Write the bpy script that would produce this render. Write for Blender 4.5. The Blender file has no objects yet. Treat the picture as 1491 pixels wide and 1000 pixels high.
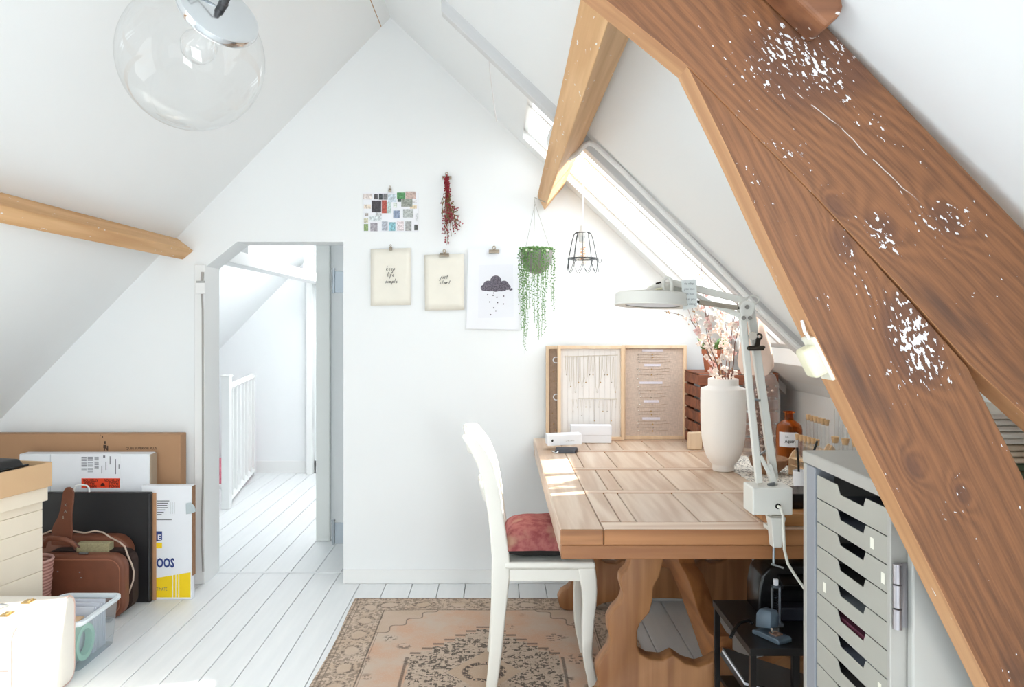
import bpy, bmesh, math, random
from mathutils import Vector, Matrix, noise as mnoise

sc = bpy.context.scene
col = sc.collection
rnd = random.Random(7)
PI = math.pi

# ------------------------------------------------------------------ camera, world, sun, exposure
F, CX, CY, H = 1150.0, 727.0, 470.0, 1.39        # focal length (px), vanishing point (px), eye height (m)
cam_d = bpy.data.cameras.new('camera')
cam = bpy.data.objects.new('camera', cam_d)
col.objects.link(cam)
cam.location = (0, 0, H)
cam.rotation_euler = (PI / 2, 0, 0)
cam_d.sensor_width = 36.0
cam_d.lens = F / 1491 * 36
cam_d.shift_x = (745.5 - CX) / 1491
cam_d.shift_y = (CY - 500) / 1491
cam_d.clip_start = 0.05
sc.camera = cam

world = bpy.data.worlds.new('sky')
sc.world = world
world.use_nodes = True
wbg = world.node_tree.nodes['Background']
wbg.inputs[0].default_value = (0.90, 0.96, 1.0, 1)
wbg.inputs[1].default_value = 3.2

sun_d = bpy.data.lights.new('sun', 'SUN')
sun_d.energy = 14.0
sun_d.angle = math.radians(0.6)
sun_d.color = (1.0, 0.95, 0.86)
sun = bpy.data.objects.new('sun', sun_d)
col.objects.link(sun)
sun.rotation_euler = Vector((-1.0, -0.43, -0.607)).to_track_quat('-Z', 'Y').to_euler()

def area(name, loc, direction, sx, sy, power, color=(1, 1, 1)):
    d = bpy.data.lights.new(name, 'AREA')
    d.shape = 'RECTANGLE'; d.size = sx; d.size_y = sy; d.energy = power; d.color = color
    o = bpy.data.objects.new(name, d); col.objects.link(o)
    o.location = loc
    o.rotation_euler = Vector(direction).to_track_quat('-Z', 'Y').to_euler()
    return o
# unseen fill lamps, added to brighten the gable, slopes, left corner and landing
area('rear_fill', (-0.5, -3.8, 1.25), (0, 1, 0.06), 2.8, 2.0, 25, (0.97, 0.99, 1.0))
area('left_fill', (-1.75, 1.0, 1.60), (0.80, 0.5, -0.3), 1.0, 1.2, 9, (0.95, 0.98, 1.0))
area('right_fill', (0.70, -1.0, 1.55), (-1.0, 0.18, -0.20), 1.2, 1.2, 84, (0.95, 0.98, 1.0))
area('landing_fill', (-1.3, 6.1, 2.1), (-0.3, 0, -1), 1.2, 1.6, 62, (1, 1, 1))

sc.view_settings.view_transform = 'Standard'
sc.view_settings.look = 'None'
sc.view_settings.gamma = 1.0
sc.view_settings.use_curve_mapping = False
sc.view_settings.exposure = 0.31
try:
    sc.cycles.use_denoising = True
    sc.cycles.max_bounces = 10
    sc.cycles.diffuse_bounces = 6
    sc.cycles.transparent_max_bounces = 24
    sc.cycles.caustics_reflective = False
    sc.cycles.caustics_refractive = False
except Exception:
    pass

# ------------------------------------------------------------------ helpers
def P(x, y, d):                       # point seen at pixel x, y at distance d
    return Vector(((x - CX) * d / F, d, H - (y - CY) * d / F))
def PX(x, d): return (x - CX) * d / F
def PZ(y, d): return H - (y - CY) * d / F

def lin(c):
    out = []
    for v in c[:3]:
        v = v / 255.0
        out.append(v / 12.92 if v <= 0.04045 else ((v + 0.055) / 1.055) ** 2.4)
    return (out[0], out[1], out[2], 1.0)

W = {}                                 # world matrix of each object as built

class B:
    """collects shapes (world coordinates) for ONE mesh object"""
    def __init__(s): s.bm = bmesh.new()
    def face(s, vs):
        try: return s.bm.faces.new(vs)
        except ValueError: return None
    def box(s, x0, x1, y0, y1, z0, z1, m=None):
        c = [(x0, y0, z0), (x1, y0, z0), (x1, y1, z0), (x0, y1, z0), (x0, y0, z1), (x1, y0, z1), (x1, y1, z1), (x0, y1, z1)]
        v = [s.bm.verts.new(m @ Vector(p) if m else p) for p in c]
        for f in ((3, 2, 1, 0), (4, 5, 6, 7), (0, 1, 5, 4), (1, 2, 6, 5), (2, 3, 7, 6), (3, 0, 4, 7)):
            s.face([v[i] for i in f])
        return s
    def prism(s, poly, a, b, axis='y', m=None):
        def pt(p, t):
            q = (p[0], t, p[1]) if axis == 'y' else ((t, p[0], p[1]) if axis == 'x' else (p[0], p[1], t))
            return m @ Vector(q) if m else q
        l0 = [s.bm.verts.new(pt(p, a)) for p in poly]
        l1 = [s.bm.verts.new(pt(p, b)) for p in poly]
        s.face(l0[::-1]); s.face(l1)
        n = len(poly)
        for i in range(n):
            s.face([l0[i], l0[(i + 1) % n], l1[(i + 1) % n], l1[i]])
        return s
    def loft(s, loops, cap=True, closed=False):
        L = [[s.bm.verts.new(p) for p in lp] for lp in loops]
        n = len(L[0])
        rng = range(len(L)) if closed else range(len(L) - 1)
        for k in rng:
            A, Bq = L[k], L[(k + 1) % len(L)]
            for i in range(n):
                s.face([A[i], A[(i + 1) % n], Bq[(i + 1) % n], Bq[i]])
        if cap and not closed:
            s.face(L[0][::-1]); s.face(L[-1])
        return s
    def tube(s, pts, r, n=8, closed=False, cap=True, flat=1.0):
        pts = [Vector(p) for p in pts]
        m = len(pts)
        rs = r if isinstance(r, (list, tuple)) else [r] * m
        loops = []
        ref = None
        for i, p in enumerate(pts):
            if closed: t = pts[(i + 1) % m] - pts[i - 1]
            else: t = pts[min(i + 1, m - 1)] - pts[max(i - 1, 0)]
            if t.length < 1e-9: t = Vector((0, 0, 1))
            t.normalize()
            if ref is None:
                ref = Vector((0, 1, 0)) if abs(t.y) < 0.9 else Vector((1, 0, 0))
            u = (ref - t * ref.dot(t))
            if u.length < 1e-6: u = t.orthogonal()
            u.normalize(); ref = u
            w = t.cross(u)
            loops.append([p + (u * math.cos(2 * PI * k / n) + w * math.sin(2 * PI * k / n) * flat) * rs[i] for k in range(n)])
        return s.loft(loops, cap=cap, closed=closed)
    def lathe(s, prof, c=(0, 0, 0), n=32, m=None):
        c = Vector(c)
        rings = []
        for r, z in prof:
            if r < 1e-6:
                p = Vector((0, 0, z)); rings.append([s.bm.verts.new((m @ p if m else p) + c)])
            else:
                ring = []
                for k in range(n):
                    p = Vector((r * math.cos(2 * PI * k / n), r * math.sin(2 * PI * k / n), z))
                    ring.append(s.bm.verts.new((m @ p if m else p) + c))
                rings.append(ring)
        for a, b in zip(rings, rings[1:]):
            for k in range(n):
                k2 = (k + 1) % n
                if len(a) == 1 and len(b) == 1: continue
                if len(a) == 1: s.face([a[0], b[k2], b[k]])
                elif len(b) == 1: s.face([a[k], a[k2], b[0]])
                else: s.face([a[k], a[k2], b[k2], b[k]])
        return s
    def ell(s, c, r, n=16, q=10, m=None):
        if not isinstance(r, (list, tuple)): r = (r, r, r)
        prof = [(math.sin(PI * i / q), -math.cos(PI * i / q)) for i in range(q + 1)]
        prof = [(0 if i in (0, q) else a, z) for i, (a, z) in enumerate(prof)]
        sm = Matrix.Diagonal((r[0], r[1], r[2], 1))
        return s.lathe(prof, c, n, (m @ sm) if m else sm)
    def octa(s, c, r, rot=None):
        c = Vector(c)
        if not isinstance(r, (list, tuple)): r = (r, r, r)
        pts = [(r[0], 0, 0), (0, r[1], 0), (-r[0], 0, 0), (0, -r[1], 0), (0, 0, r[2]), (0, 0, -r[2])]
        v = [s.bm.verts.new(c + ((rot @ Vector(p)) if rot else Vector(p))) for p in pts]
        for i in range(4):
            s.face([v[i], v[(i + 1) % 4], v[4]]); s.face([v[(i + 1) % 4], v[i], v[5]])
        return s
    def leaf(s, base, tip, w, up=Vector((0, -1, 0.2))):
        base, tip = Vector(base), Vector(tip)
        d = tip - base
        side = d.cross(up)
        if side.length < 1e-6: side = d.orthogonal()
        side.normalize()
        nrm = side.cross(d).normalized()
        mid = base + d * 0.45 + nrm * d.length * 0.08
        v = [s.bm.verts.new(p) for p in (base, mid + side * w, tip, mid - side * w, base + d * 0.5 + nrm * d.length * 0.13 + nrm * w * .4)]
        for a, b in ((0, 1), (1, 2), (2, 3), (3, 0)):
            s.face([v[a], v[b], v[4]])
        return s
    def quad(s, a, b, c, d):
        s.face([s.bm.verts.new(p) for p in (a, b, c, d)]); return s
    def build(s, name, mat, parent=None, bev=0, seg=2, smooth=False, mtx=None, ang=38, sub=0, other=None, **tags):
        bm = s.bm
        bmesh.ops.remove_doubles(bm, verts=bm.verts, dist=1e-6)
        bmesh.ops.recalc_face_normals(bm, faces=bm.faces)
        if bev:
            es = [e for e in bm.edges if len(e.link_faces) == 2 and e.calc_face_angle(0) > math.radians(25)]
            if es:
                bmesh.ops.bevel(bm, geom=es, offset=bev, segments=seg, affect='EDGES', profile=0.5, clamp_overlap=True)
        if smooth:
            lim = math.radians(ang)
            for e in bm.edges:
                if len(e.link_faces) == 2 and e.calc_face_angle(0) > lim: e.smooth = False
            for f in bm.faces: f.smooth = True
        me = bpy.data.meshes.new(name)
        bm.to_mesh(me); bm.free()
        o = bpy.data.objects.new(name, me)
        col.objects.link(o)
        if mat: me.materials.append(mat)
        if other:
            me.materials.append(other[0])
            for p in me.polygons:
                if other[1](p.normal): p.material_index = 1
        pw = W[parent] if parent else Matrix.Identity(4)
        loc = mtx if mtx is not None else Matrix.Identity(4)
        w = pw @ loc
        if w != Matrix.Identity(4): me.transform(w.inverted())
        if parent: o.parent = parent
        o.matrix_local = loc
        W[o] = w
        if sub:
            md = o.modifiers.new('smooth', 'SUBSURF'); md.levels = sub; md.render_levels = sub
        for k, v in tags.items(): o[k] = v
        return o

def thing(name, label, cat, loc=(0, 0, 0), rz=0.0, group=None):
    o = bpy.data.objects.new(name, None)
    col.objects.link(o)
    o.empty_display_size = 0.05
    m = Matrix.Translation(Vector(loc)) @ Matrix.Rotation(rz, 4, 'Z')
    o.matrix_local = m
    W[o] = m
    o['label'] = label; o['category'] = cat
    if group: o['group'] = group
    return o

def tag(o, label, cat, group=None):
    o['label'] = label; o['category'] = cat
    if group: o['group'] = group
    return o

def dup(root, loc, label=None, rz=None, group=None):
    r = root.copy(); col.objects.link(r)
    r.location = loc
    if rz is not None: r.rotation_euler = (0, 0, rz)
    if label: r['label'] = label
    if group: r['group'] = group
    for ch in list(root.children):
        c = ch.copy(); col.objects.link(c); c.parent = r
        for g in ch.children:
            d = g.copy(); col.objects.link(d); d.parent = c
    return r

def text_bm(b, s, size, origin, sx=1.0, shear=0.0, align='LEFT', ux=Vector((1, 0, 0)), uz=Vector((0, 0, 1)), bold=0.0, mirror=False):
    cu = bpy.data.curves.new('t', 'FONT')
    cu.body = s; cu.size = size; cu.shear = shear; cu.align_x = align; cu.offset = bold
    cu.resolution_u = 2
    ob = bpy.data.objects.new('t', cu)
    me = ob.to_mesh()
    o = Vector(origin)
    vs = [b.bm.verts.new(o + ux * (v.co.x * sx) + uz * v.co.y) for v in me.vertices]
    for p in me.polygons:
        b.face([vs[i] for i in p.vertices])
    ob.to_mesh_clear()
    bpy.data.objects.remove(ob); bpy.data.curves.remove(cu)
    return b

# ------------------------------------------------------------------ materials
class NT:
    def __init__(s, name):
        s.m = bpy.data.materials.new(name); s.m.use_nodes = True
        s.t = s.m.node_tree; s.p = s.t.nodes['Principled BSDF']; s.out = s.t.nodes['Material Output']
        s._c = None
    def n(s, typ, **kw):
        nd = s.t.nodes.new(typ)
        for k, v in kw.items(): setattr(nd, k, v)
        return nd
    def link(s, a, b): s.t.links.new(a, b)
    def put(s, sock, v):
        if hasattr(v, 'is_linked') or isinstance(v, bpy.types.NodeSocket): s.link(v, sock)
        else: sock.default_value = v
    @property
    def co(s):
        if s._c is None: s._c = s.n('ShaderNodeTexCoord').outputs['Object']
        return s._c
    def math(s, op, a, b=0.0, c=None, clamp=False):
        nd = s.n('ShaderNodeMath', operation=op, use_clamp=clamp)
        s.put(nd.inputs[0], a); s.put(nd.inputs[1], b)
        if c is not None: s.put(nd.inputs[2], c)
        return nd.outputs[0]
    def sep(s, v=None):
        nd = s.n('ShaderNodeSeparateXYZ'); s.link(v or s.co, nd.inputs[0]); return nd.outputs
    def comb(s, x, y, z):
        nd = s.n('ShaderNodeCombineXYZ')
        for i, q in enumerate((x, y, z)): s.put(nd.inputs[i], q)
        return nd.outputs[0]
    def scale(s, v, sc_):
        nd = s.n('ShaderNodeVectorMath', operation='MULTIPLY'); s.link(v, nd.inputs[0]); nd.inputs[1].default_value = sc_
        return nd.outputs[0]
    def noise(s, v=None, scale=5.0, detail=3.0, rough=0.5, color=False):
        nd = s.n('ShaderNodeTexNoise'); s.link(v if v is not None else s.co, nd.inputs['Vector'])
        nd.inputs['Scale'].default_value = scale; nd.inputs['Detail'].default_value = detail; nd.inputs['Roughness'].default_value = rough
        return nd.outputs['Color' if color else 'Fac']
    def vor(s, v=None, scale=5.0, feature='F1', out='Distance'):
        nd = s.n('ShaderNodeTexVoronoi', feature=feature); s.link(v if v is not None else s.co, nd.inputs['Vector'])
        nd.inputs['Scale'].default_value = scale
        return nd.outputs[out]
    def step(s, v, a, b):
        nd = s.n('ShaderNodeMapRange', interpolation_type='SMOOTHSTEP'); s.put(nd.inputs[0], v)
        nd.inputs[1].default_value = a; nd.inputs[2].default_value = b
        return nd.outputs[0]
    def mix(s, f, a, b, mode='MIX'):
        nd = s.n('ShaderNodeMix', data_type='RGBA', blend_type=mode)
        s.put(nd.inputs[0], f); s.put(nd.inputs[6], a); s.put(nd.inputs[7], b)
        return nd.outputs[2]
    def bump(s, h, strength=0.2, dist=0.002):
        nd = s.n('ShaderNodeBump'); nd.inputs['Strength'].default_value = strength; nd.inputs['Distance'].default_value = dist
        s.link(h, nd.inputs['Height']); s.link(nd.outputs[0], s.p.inputs['Normal'])
    def fin(s, color=None, rough=None, metal=None, spec=None):
        if color is not None: s.put(s.p.inputs['Base Color'], color)
        if rough is not None: s.put(s.p.inputs['Roughness'], rough)
        if metal is not None: s.p.inputs['Metallic'].default_value = metal
        if spec is not None: s.p.inputs['Specular IOR Level'].default_value = spec
        return s.m

_mc = {}
def mat(c, rough=0.6, metal=0.0, var=0.06, vs=18.0, bump=0.0, bs=120.0, spec=0.5, name=None):
    key = (tuple(c), rough, metal, var, vs, bump, bs, spec)
    if key in _mc: return _mc[key]
    t = NT(name or 'paint_%d_%d_%d' % tuple(c[:3]))
    a = lin(c)
    if var:
        dk = tuple(v * (1 - var * 2) for v in a[:3]) + (1,)
        t.fin(t.mix(t.noise(scale=vs), a, dk))
    else: t.fin(a)
    if bump: t.bump(t.noise(scale=bs, detail=4), bump, 0.002)
    t.fin(None, rough, metal, spec)
    _mc[key] = t.m
    return t.m

def wood(name, light, dark, axis=0, freq=1.0, rough=0.55, flecks=0.0, seed=0.0, contrast=0.5, perobj=True):
    """timber with its grain along object axis 0, 1 or 2"""
    t = NT(name)
    sc_ = [26.0 * freq] * 3; sc_[axis] = 1.6 * freq
    off = t.n('ShaderNodeVectorMath', operation='ADD'); t.link(t.co, off.inputs[0])
    if perobj:
        oi = t.n('ShaderNodeObjectInfo')
        k = t.math('MULTIPLY', oi.outputs['Random'], 7.0)
        t.link(t.comb(k, k, k), off.inputs[1])
    else: off.inputs[1].default_value = (seed, seed * .7, seed * 1.3)
    base = off.outputs[0]
    v = t.scale(base, tuple(sc_))
    n1 = t.noise(v, 1.0, 4, 0.6)
    n2 = t.noise(t.scale(base, tuple(q * .28 for q in sc_)), 1.0, 3, 0.5)
    n3 = t.noise(t.scale(base, tuple(q * 4.5 for q in sc_)), 1.0, 2, 0.5)
    ring = t.math('SINE', t.math('MULTIPLY', n2, 34.0))
    f = t.math('ADD', t.math('MULTIPLY', n1, 0.6), t.math('MULTIPLY', t.math('MULTIPLY_ADD', ring, 0.5, 0.5), 0.28))
    f = t.math('ADD', f, t.math('MULTIPLY', n3, 0.2))
    f = t.step(f, 0.5 - contrast * .6, 0.5 + contrast * .7)
    c = t.mix(f, lin(light), lin(dark))
    if perobj:
        oi2 = t.n('ShaderNodeObjectInfo')
        hsv = t.n('ShaderNodeHueSaturation')
        t.link(t.math('MULTIPLY_ADD', oi2.outputs['Random'], 0.16, 0.92), hsv.inputs['Value'])
        t.link(c, hsv.inputs['Color']); c = hsv.outputs[0]
    if flecks:
        sv = [70.0] * 3; sv[axis] = 28.0
        fl = t.noise(t.scale(t.co, tuple(sv)), 1.0, 2, 0.5)
        msk = t.noise(t.co, 4.0, 2)
        fl = t.math('ADD', fl, t.math('MULTIPLY', t.math('SUBTRACT', msk, 0.5), 0.35))
        c = t.mix(t.step(fl, 0.76 - flecks, 0.80 - flecks), c, lin((232, 230, 226)))
    t.bump(f, 0.15, 0.002)
    return t.fin(c, rough)

def glass(name, tint=(1, 1, 1), refl=0.6, base=0.04, rough=0.0, dif=0.0, difcol=(1, 1, 1), power=3.0):
    t = NT(name)
    lw = t.n('ShaderNodeLayerWeight'); lw.inputs[0].default_value = 0.5
    f = t.math('MULTIPLY_ADD', t.math('POWER', lw.outputs['Facing'], power), refl, base)
    tr = t.n('ShaderNodeBsdfTransparent'); tr.inputs[0].default_value = (*tint, 1)
    gl = t.n('ShaderNodeBsdfGlossy'); gl.inputs['Roughness'].default_value = rough
    mx = t.n('ShaderNodeMixShader'); t.link(f, mx.inputs[0]); t.link(tr.outputs[0], mx.inputs[1]); t.link(gl.outputs[0], mx.inputs[2])
    last = mx
    if dif:
        db = t.n('ShaderNodeBsdfDiffuse'); db.inputs[0].default_value = (*difcol, 1)
        tl = t.n('ShaderNodeBsdfTranslucent'); tl.inputs[0].default_value = (*difcol, 1)
        a = t.n('ShaderNodeMixShader'); a.inputs[0].default_value = 0.5
        t.link(db.outputs[0], a.inputs[1]); t.link(tl.outputs[0], a.inputs[2])
        m2 = t.n('ShaderNodeMixShader'); m2.inputs[0].default_value = dif
        t.link(mx.outputs[0], m2.inputs[1]); t.link(a.outputs[0], m2.inputs[2]); last = m2
    t.t.nodes.remove(t.p)
    t.link(last.outputs[0], t.out.inputs[0])
    return t.m

WHITE = mat((237, 240, 241), 0.75, var=0.01, vs=3, bump=0.05, bs=60, name='white_plaster')
WHITE_TRIM = mat((236, 237, 236), 0.5, var=0.015, vs=5, name='white_gloss_paint')
GREY_TRIM = mat((212, 213, 214), 0.5, var=0.02, vs=5, name='grey_white_strip')
def floor_mat():
    t = NT('white_floor_paint')
    s = t.scale(t.co, (14, 1.2, 14))
    n = t.noise(s, 2.0, 4)
    spots = t.vor(t.scale(t.co, (1, .5, 1)), 3.0)
    c = t.mix(n, lin((240, 242, 243)), lin((226, 230, 232)))
    c = t.mix(t.math('SUBTRACT', 1.0, t.step(spots, 0.008, 0.03)), c, lin((190, 190, 186)))
    t.bump(t.noise(s, 6.0, 3), 0.06, 0.001)
    return t.fin(c, 0.38)
FLOOR = floor_mat()
DARKGAP = mat((124, 120, 115), 0.9, name='dark_gap')
PINE = wood('light_pine_beam', (226, 184, 134), (190, 140, 88), 1, 0.8, 0.6, flecks=0.055, contrast=0.75)
TABLE_Y = wood('table_oak_lengthwise', (231, 213, 194), (186, 152, 124), 1, 0.9, 0.34, contrast=0.7)
TABLE_X = wood('table_oak_crosswise', (231, 213, 194), (190, 156, 128), 0, 0.9, 0.34, contrast=0.7)
TABLE_FX = wood('table_oak_edge', (180, 126, 80), (134, 84, 48), 0, 0.7, 0.5, contrast=0.7)
TABLE_FE = wood('table_oak_end', (176, 122, 78), (122, 78, 46), 0, 1.4, 0.5, contrast=0.7)
LEG_Z = wood('trestle_oak', (184, 132, 86), (136, 88, 52), 2, 0.8, 0.5, contrast=0.6)
BIRCH_Z = wood('birch_frame', (232, 208, 178), (212, 182, 148), 2, 1.2, 0.5, contrast=0.9)
CREAM_WOOD = mat((240, 228, 208), 0.6, var=0.03, vs=6, name='cream_wood')
TAN_CARD = mat((214, 178, 138), 0.7, var=0.03, vs=9, name='tan_board')
CARD = mat((178, 138, 104), 0.8, var=0.04, vs=12, name='brown_cardboard')
CARDEDGE = mat((150, 112, 82), 0.85, name='cardboard_edge')
WHITE_CARD = mat((238, 241, 246), 0.6, var=0.02, name='white_cardboard')
BLACK = mat((30, 30, 32), 0.5, var=0.05, name='black_leatherette')
GLOSSBLACK = mat((20, 20, 22), 0.22, var=0.0, name='glossy_black_plastic')
LEATHER = mat((126, 74, 52), 0.5, var=0.14, vs=22, bump=0.15, bs=240, name='brown_leather')
LEATHER_D = mat((88, 50, 36), 0.55, var=0.1, vs=22, bump=0.12, bs=240, name='dark_brown_leather')
CHROME = mat((214, 216, 218), 0.12, 1.0, var=0.0, name='chrome')
STEEL = mat((150, 156, 160), 0.35, 1.0, var=0.02, name='dull_steel')
BRASSY = mat((176, 164, 148), 0.35, 0.9, var=0.03, name='antique_clip_metal')
DKMETAL = mat((72, 66, 58), 0.35, 0.9, var=0.05, name='dark_metal')
CREAM_PAPER = mat((237, 233, 221), 0.8, var=0.04, vs=14, name='cream_paper')
PAPER = mat((236, 238, 243), 0.7, var=0.008, name='white_paper')
INK = mat((52, 52, 54), 0.8, var=0, name='black_ink')
LAMPWHITE = mat((226, 225, 218), 0.35, var=0.02, name='lamp_enamel')
CHAIRWHITE = mat((238, 237, 229), 0.4, var=0.02, vs=8, name='cream_white_chair_paint')
GREEN = mat((96, 140, 76), 0.5, var=0.16, vs=40, name='leaf_green')
GLASS = glass('clear_glass', tint=(.95, .96, .96), refl=0.75, base=0.05, dif=.06, difcol=(.95, .95, .95), power=2.0)
GLOBE = glass('globe_glass', tint=(0.985, 0.99, 0.99), refl=0.5, base=0.03, power=3.0)
PANE = glass('window_glass', refl=0.3, base=0.02)
CREAMCASE = mat((238, 233, 224), 0.5, var=0.02, name='cream_vinyl')

# ------------------------------------------------------------------ the setting
def zr(x): return 2.467 - 0.955 * x         # right roof slope
def zl(x): return 3.62 + 1.03 * x           # left roof slope
RX = -0.581; RZ = zr(RX)
XK, XL, YW, YB = 1.48, -2.95, 4.22, -4.0
st = dict(kind='structure')

# floor: sub-floor + boards
floor = B().box(XL - .4, XK + .1, YB, 7.4, -0.05, -0.022).build('floor', DARKGAP, **st)
bx = 0.141
bm_near = None; bm_far = None
def board(x, near):
    global bm_near, bm_far
    src = bm_near if near else bm_far
    y0, y1 = (YB, 4.395) if near else (4.40, 7.33)
    if src is None:
        o = B().box(-bx / 2 + .0018, bx / 2 - .0018, y0, y1, -0.0215, 0).build('floor_board', FLOOR, floor, bev=.0012, seg=1)
        if near: bm_near = o
        else: bm_far = o
    else:
        o = src.copy(); col.objects.link(o)
    o.location = (x, 0, rnd.uniform(-.0008, 0.0))
k = -20
while True:
    xc = -0.039 + bx * (k + .5)
    k += 1
    if xc < XL + .02: continue
    if xc > XK - .05: break
    board(xc, True)
    if xc < -0.3: board(xc, False)
for k in range(3): board(-0.039 + bx * (-20.5 - k) , False)

# back wall (gable) with the door opening
DL, DR, DT = PX(300, YW), PX(500, YW), PZ(352, YW)
chx, chz = PX(345, YW), PZ(388, YW)
wb = B()
wb.prism([(XL - .1, 0), (DL, 0), (DL, zl(DL)), (XL - .1, zl(XL - .1))], YW, YW + .2)
wb.prism([(DL, chz), (chx, DT), (DR, DT), (DR, zl(DR)), (DL, zl(DL))], YW, YW + .2)
wb.prism([(DR, 0), (XK + .1, 0), (XK + .1, zr(XK + .1)), (RX, RZ), (DR, zl(DR))], YW, YW + .2)
wall_back = wb.build('wall_back', WHITE, **st)
B().box(XK, XK + .1, YB, YW, 0, zr(XK) + .02).build('wall_right', WHITE, **st)
B().box(XL - .1, XL, YB, YW, 0, zl(XL) + .05).build('wall_left', WHITE, **st)

B().prism([(XL - .1, 0), (XK + .1, 0), (XK + .1, zr(XK + .1)), (RX, RZ), (XL - .1, zl(XL - .1))], YB - .1, YB).build('wall_front', WHITE, **st)  # behind the camera; added to shut out sky light from the rear
# roof slopes with the roof window opening in the right one
WX0, WX1, WY0, WY1 = 0.12, 1.31, 3.204, 4.10
T = 0.12
def slab(b, f, x0, x1, y0, y1, t=T):
    b.prism([(x0, f(x0)), (x1, f(x1)), (x1, f(x1) + t), (x0, f(x0) + t)], y0, y1)
cb = B()
slab(cb, zr, RX, XK + .2, YB, WY0)
slab(cb, zr, RX, WX0, WY0, WY1)
slab(cb, zr, WX1, XK + .2, WY0, WY1)
slab(cb, zr, RX, XK + .2, WY1, YW + .2)
slab(cb, zl, XL - .2, RX, YB, YW + .2)
cb.build('ceiling', WHITE, **st)
# roof window: frame, bar, two panes
win = thing('window_1', '', '', (0.66, 3.6, zr(.66)))
del win['label']; del win['category']; win['kind'] = 'structure'
fr = B()
def wbar(b, xa, xb, ya, yb, lo=.05, hi=.12):
    b.prism([(xa, zr(xa) + lo), (xb, zr(xb) + lo), (xb, zr(xb) + hi), (xa, zr(xa) + hi)], ya, yb)
wbar(fr, WX0, WX1, WY0, WY0 + .018); wbar(fr, WX0, WX1, WY1 - .02, WY1)
wbar(fr, WX0, WX0 + .03, WY0, WY1); wbar(fr, WX1 - .03, WX1, WY0, WY1)
fr.build('window_frame', WHITE_TRIM, win, bev=.002, seg=1)
fm = B(); wbar(fm, WX0, WX1, 3.60, 3.635); fm.build('glazing_bar', WHITE_TRIM, win)
for ya, yb in ((WY0 + .018, 3.60), (3.635, WY1 - .02)):
    g = B(); wbar(g, WX0 + .03, WX1 - .03, ya, yb, .085, .089); g.build('pane', PANE, win)
# sill board under the roof window
B().prism([(WX1 - .02, zr(WX1) - .012), (WX1 + .1, zr(WX1 + .1) - .012), (WX1 + .1, zr(WX1 + .1) + .05), (WX1 - .02, zr(WX1) + .06)], WY0 - .02, WY1 + .05).build('trim_3', WHITE_TRIM, bev=.003, **st)

# batten that runs up the slope beside the roof window
x0, x1 = RX + .35, 1.42
B().prism([(x0, zr(x0) - .058), (x1, zr(x1) - .058), (x1, zr(x1) + .01), (x0, zr(x0) + .01)], 3.14, 3.20).build('trim_1', GREY_TRIM, bev=.003, **st)
# small strip in the angle of slope and gable, low on the right
B().prism([(1.22, zr(1.22) - .05), (1.46, zr(1.46) - .05), (1.46, zr(1.46)), (1.22, zr(1.22))], 4.02, 4.06).build('trim_2', WHITE_TRIM, bev=.003, **st)
# baseboards
B().box(DR + .0, XK, YW - .014, YW, 0, 0.075).build('baseboard_back', WHITE_TRIM, bev=.004, **st)
B().box(XL, DL - .06, YW - .014, YW, 0, 0.10).build('baseboard_left', WHITE_TRIM, bev=.004, **st)

# doorway: frame boards and the two bare hinges
door = thing('door_1', '', '', ((DL + DR) / 2, YW + .1, 0)); del door['label']; del door['category']; door['kind'] = 'structure'
B().box(DL - .055, DL + .001, YW - .02, YW + .2, 0, chz + .01).build('door_frame', WHITE_TRIM, door, bev=.004)
B().box(DR - .001, DR + .02, YW + .002, YW + .2, 0, DT).build('door_frame', WHITE_TRIM, door, bev=.002)
B().box(DL, DR, YW + .165, YW + .185, 0.0, 0.004).build('threshold_strip', FLOOR, door)
for yc in (410, 776):
    z = PZ(yc, YW)
    h = B().box(DR - .052, DR + .001, YW + .004, YW + .008, z - .058, z + .055)
    h.tube([(DR - .054, YW + .002, z - .062), (DR - .054, YW + .002, z + .064)], .0085, 10)
    ho = h.build('hinge', mat((150, 160, 168), .4, .6, var=.02, name='grey_hinge'), door, bev=.001, seg=1, label='grey steel hinge')
    pin = B().lathe([(0, 0), (.011, 0), (.011, .008), (0, .010)], (DR - .054, YW + .002, z + .064), 10).build('hinge_pin', STEEL, ho)

# landing beyond the doorway
B().box(-4.2, -.2, 7.33, 7.43, 0, 3.2).build('wall_far', WHITE, **st)
B().box(-4.2, -1.7, 7.316, 7.33, 0, 0.11).build('baseboard_far', WHITE_TRIM, **st)
B().box(PX(455, 7.33), -.2, 7.316, 7.33, 0, 0.11).build('baseboard_far_right', WHITE_TRIM, **st)
B().box(PX(448, 7.3), PX(457, 7.3), 7.24, 7.33, 0, 2.4).build('trim_4', WHITE_TRIM, bev=.003, **st)
B().box(PX(481, 5.07), -.3, 5.07, 5.17, 0, 3.0).build('wall_landing', WHITE, **st)
B().box(PX(461, 5.05), PX(481, 5.05), 5.03, 5.17, 0, 3.0).build('trim_5', mat((226, 229, 226), .5, var=.01, name='pale_post'), bev=.004, **st)
B().box(-3.5, -3.4, 4.42, 7.33, 0, 2.2).build('wall_stair', WHITE, **st)
lc = B(); slab(lc, lambda x: zl(x) + .2, -3.6, -1.25, 4.42, 7.43); slab(lc, lambda x: zl(-1.25) + .2 - (x + 1.25) * .95, -1.25, -.2, 4.42, 7.43)  # right-hand slab is unseen, added to keep sky light out
lc.build('ceiling_landing', WHITE, **st)
B().box(-1.10, -1.06, 5.175, 7.33, 0, 2.4).build('wall_landing_side', WHITE, **st)  # out-of-view wall, added to stop sky light leaking onto the landing
B().box(-.3, -.26, 4.42, 5.07, 0, 1.7).build('wall_landing_end', WHITE, **st)  # likewise unseen, added to block sky light at this end
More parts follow.
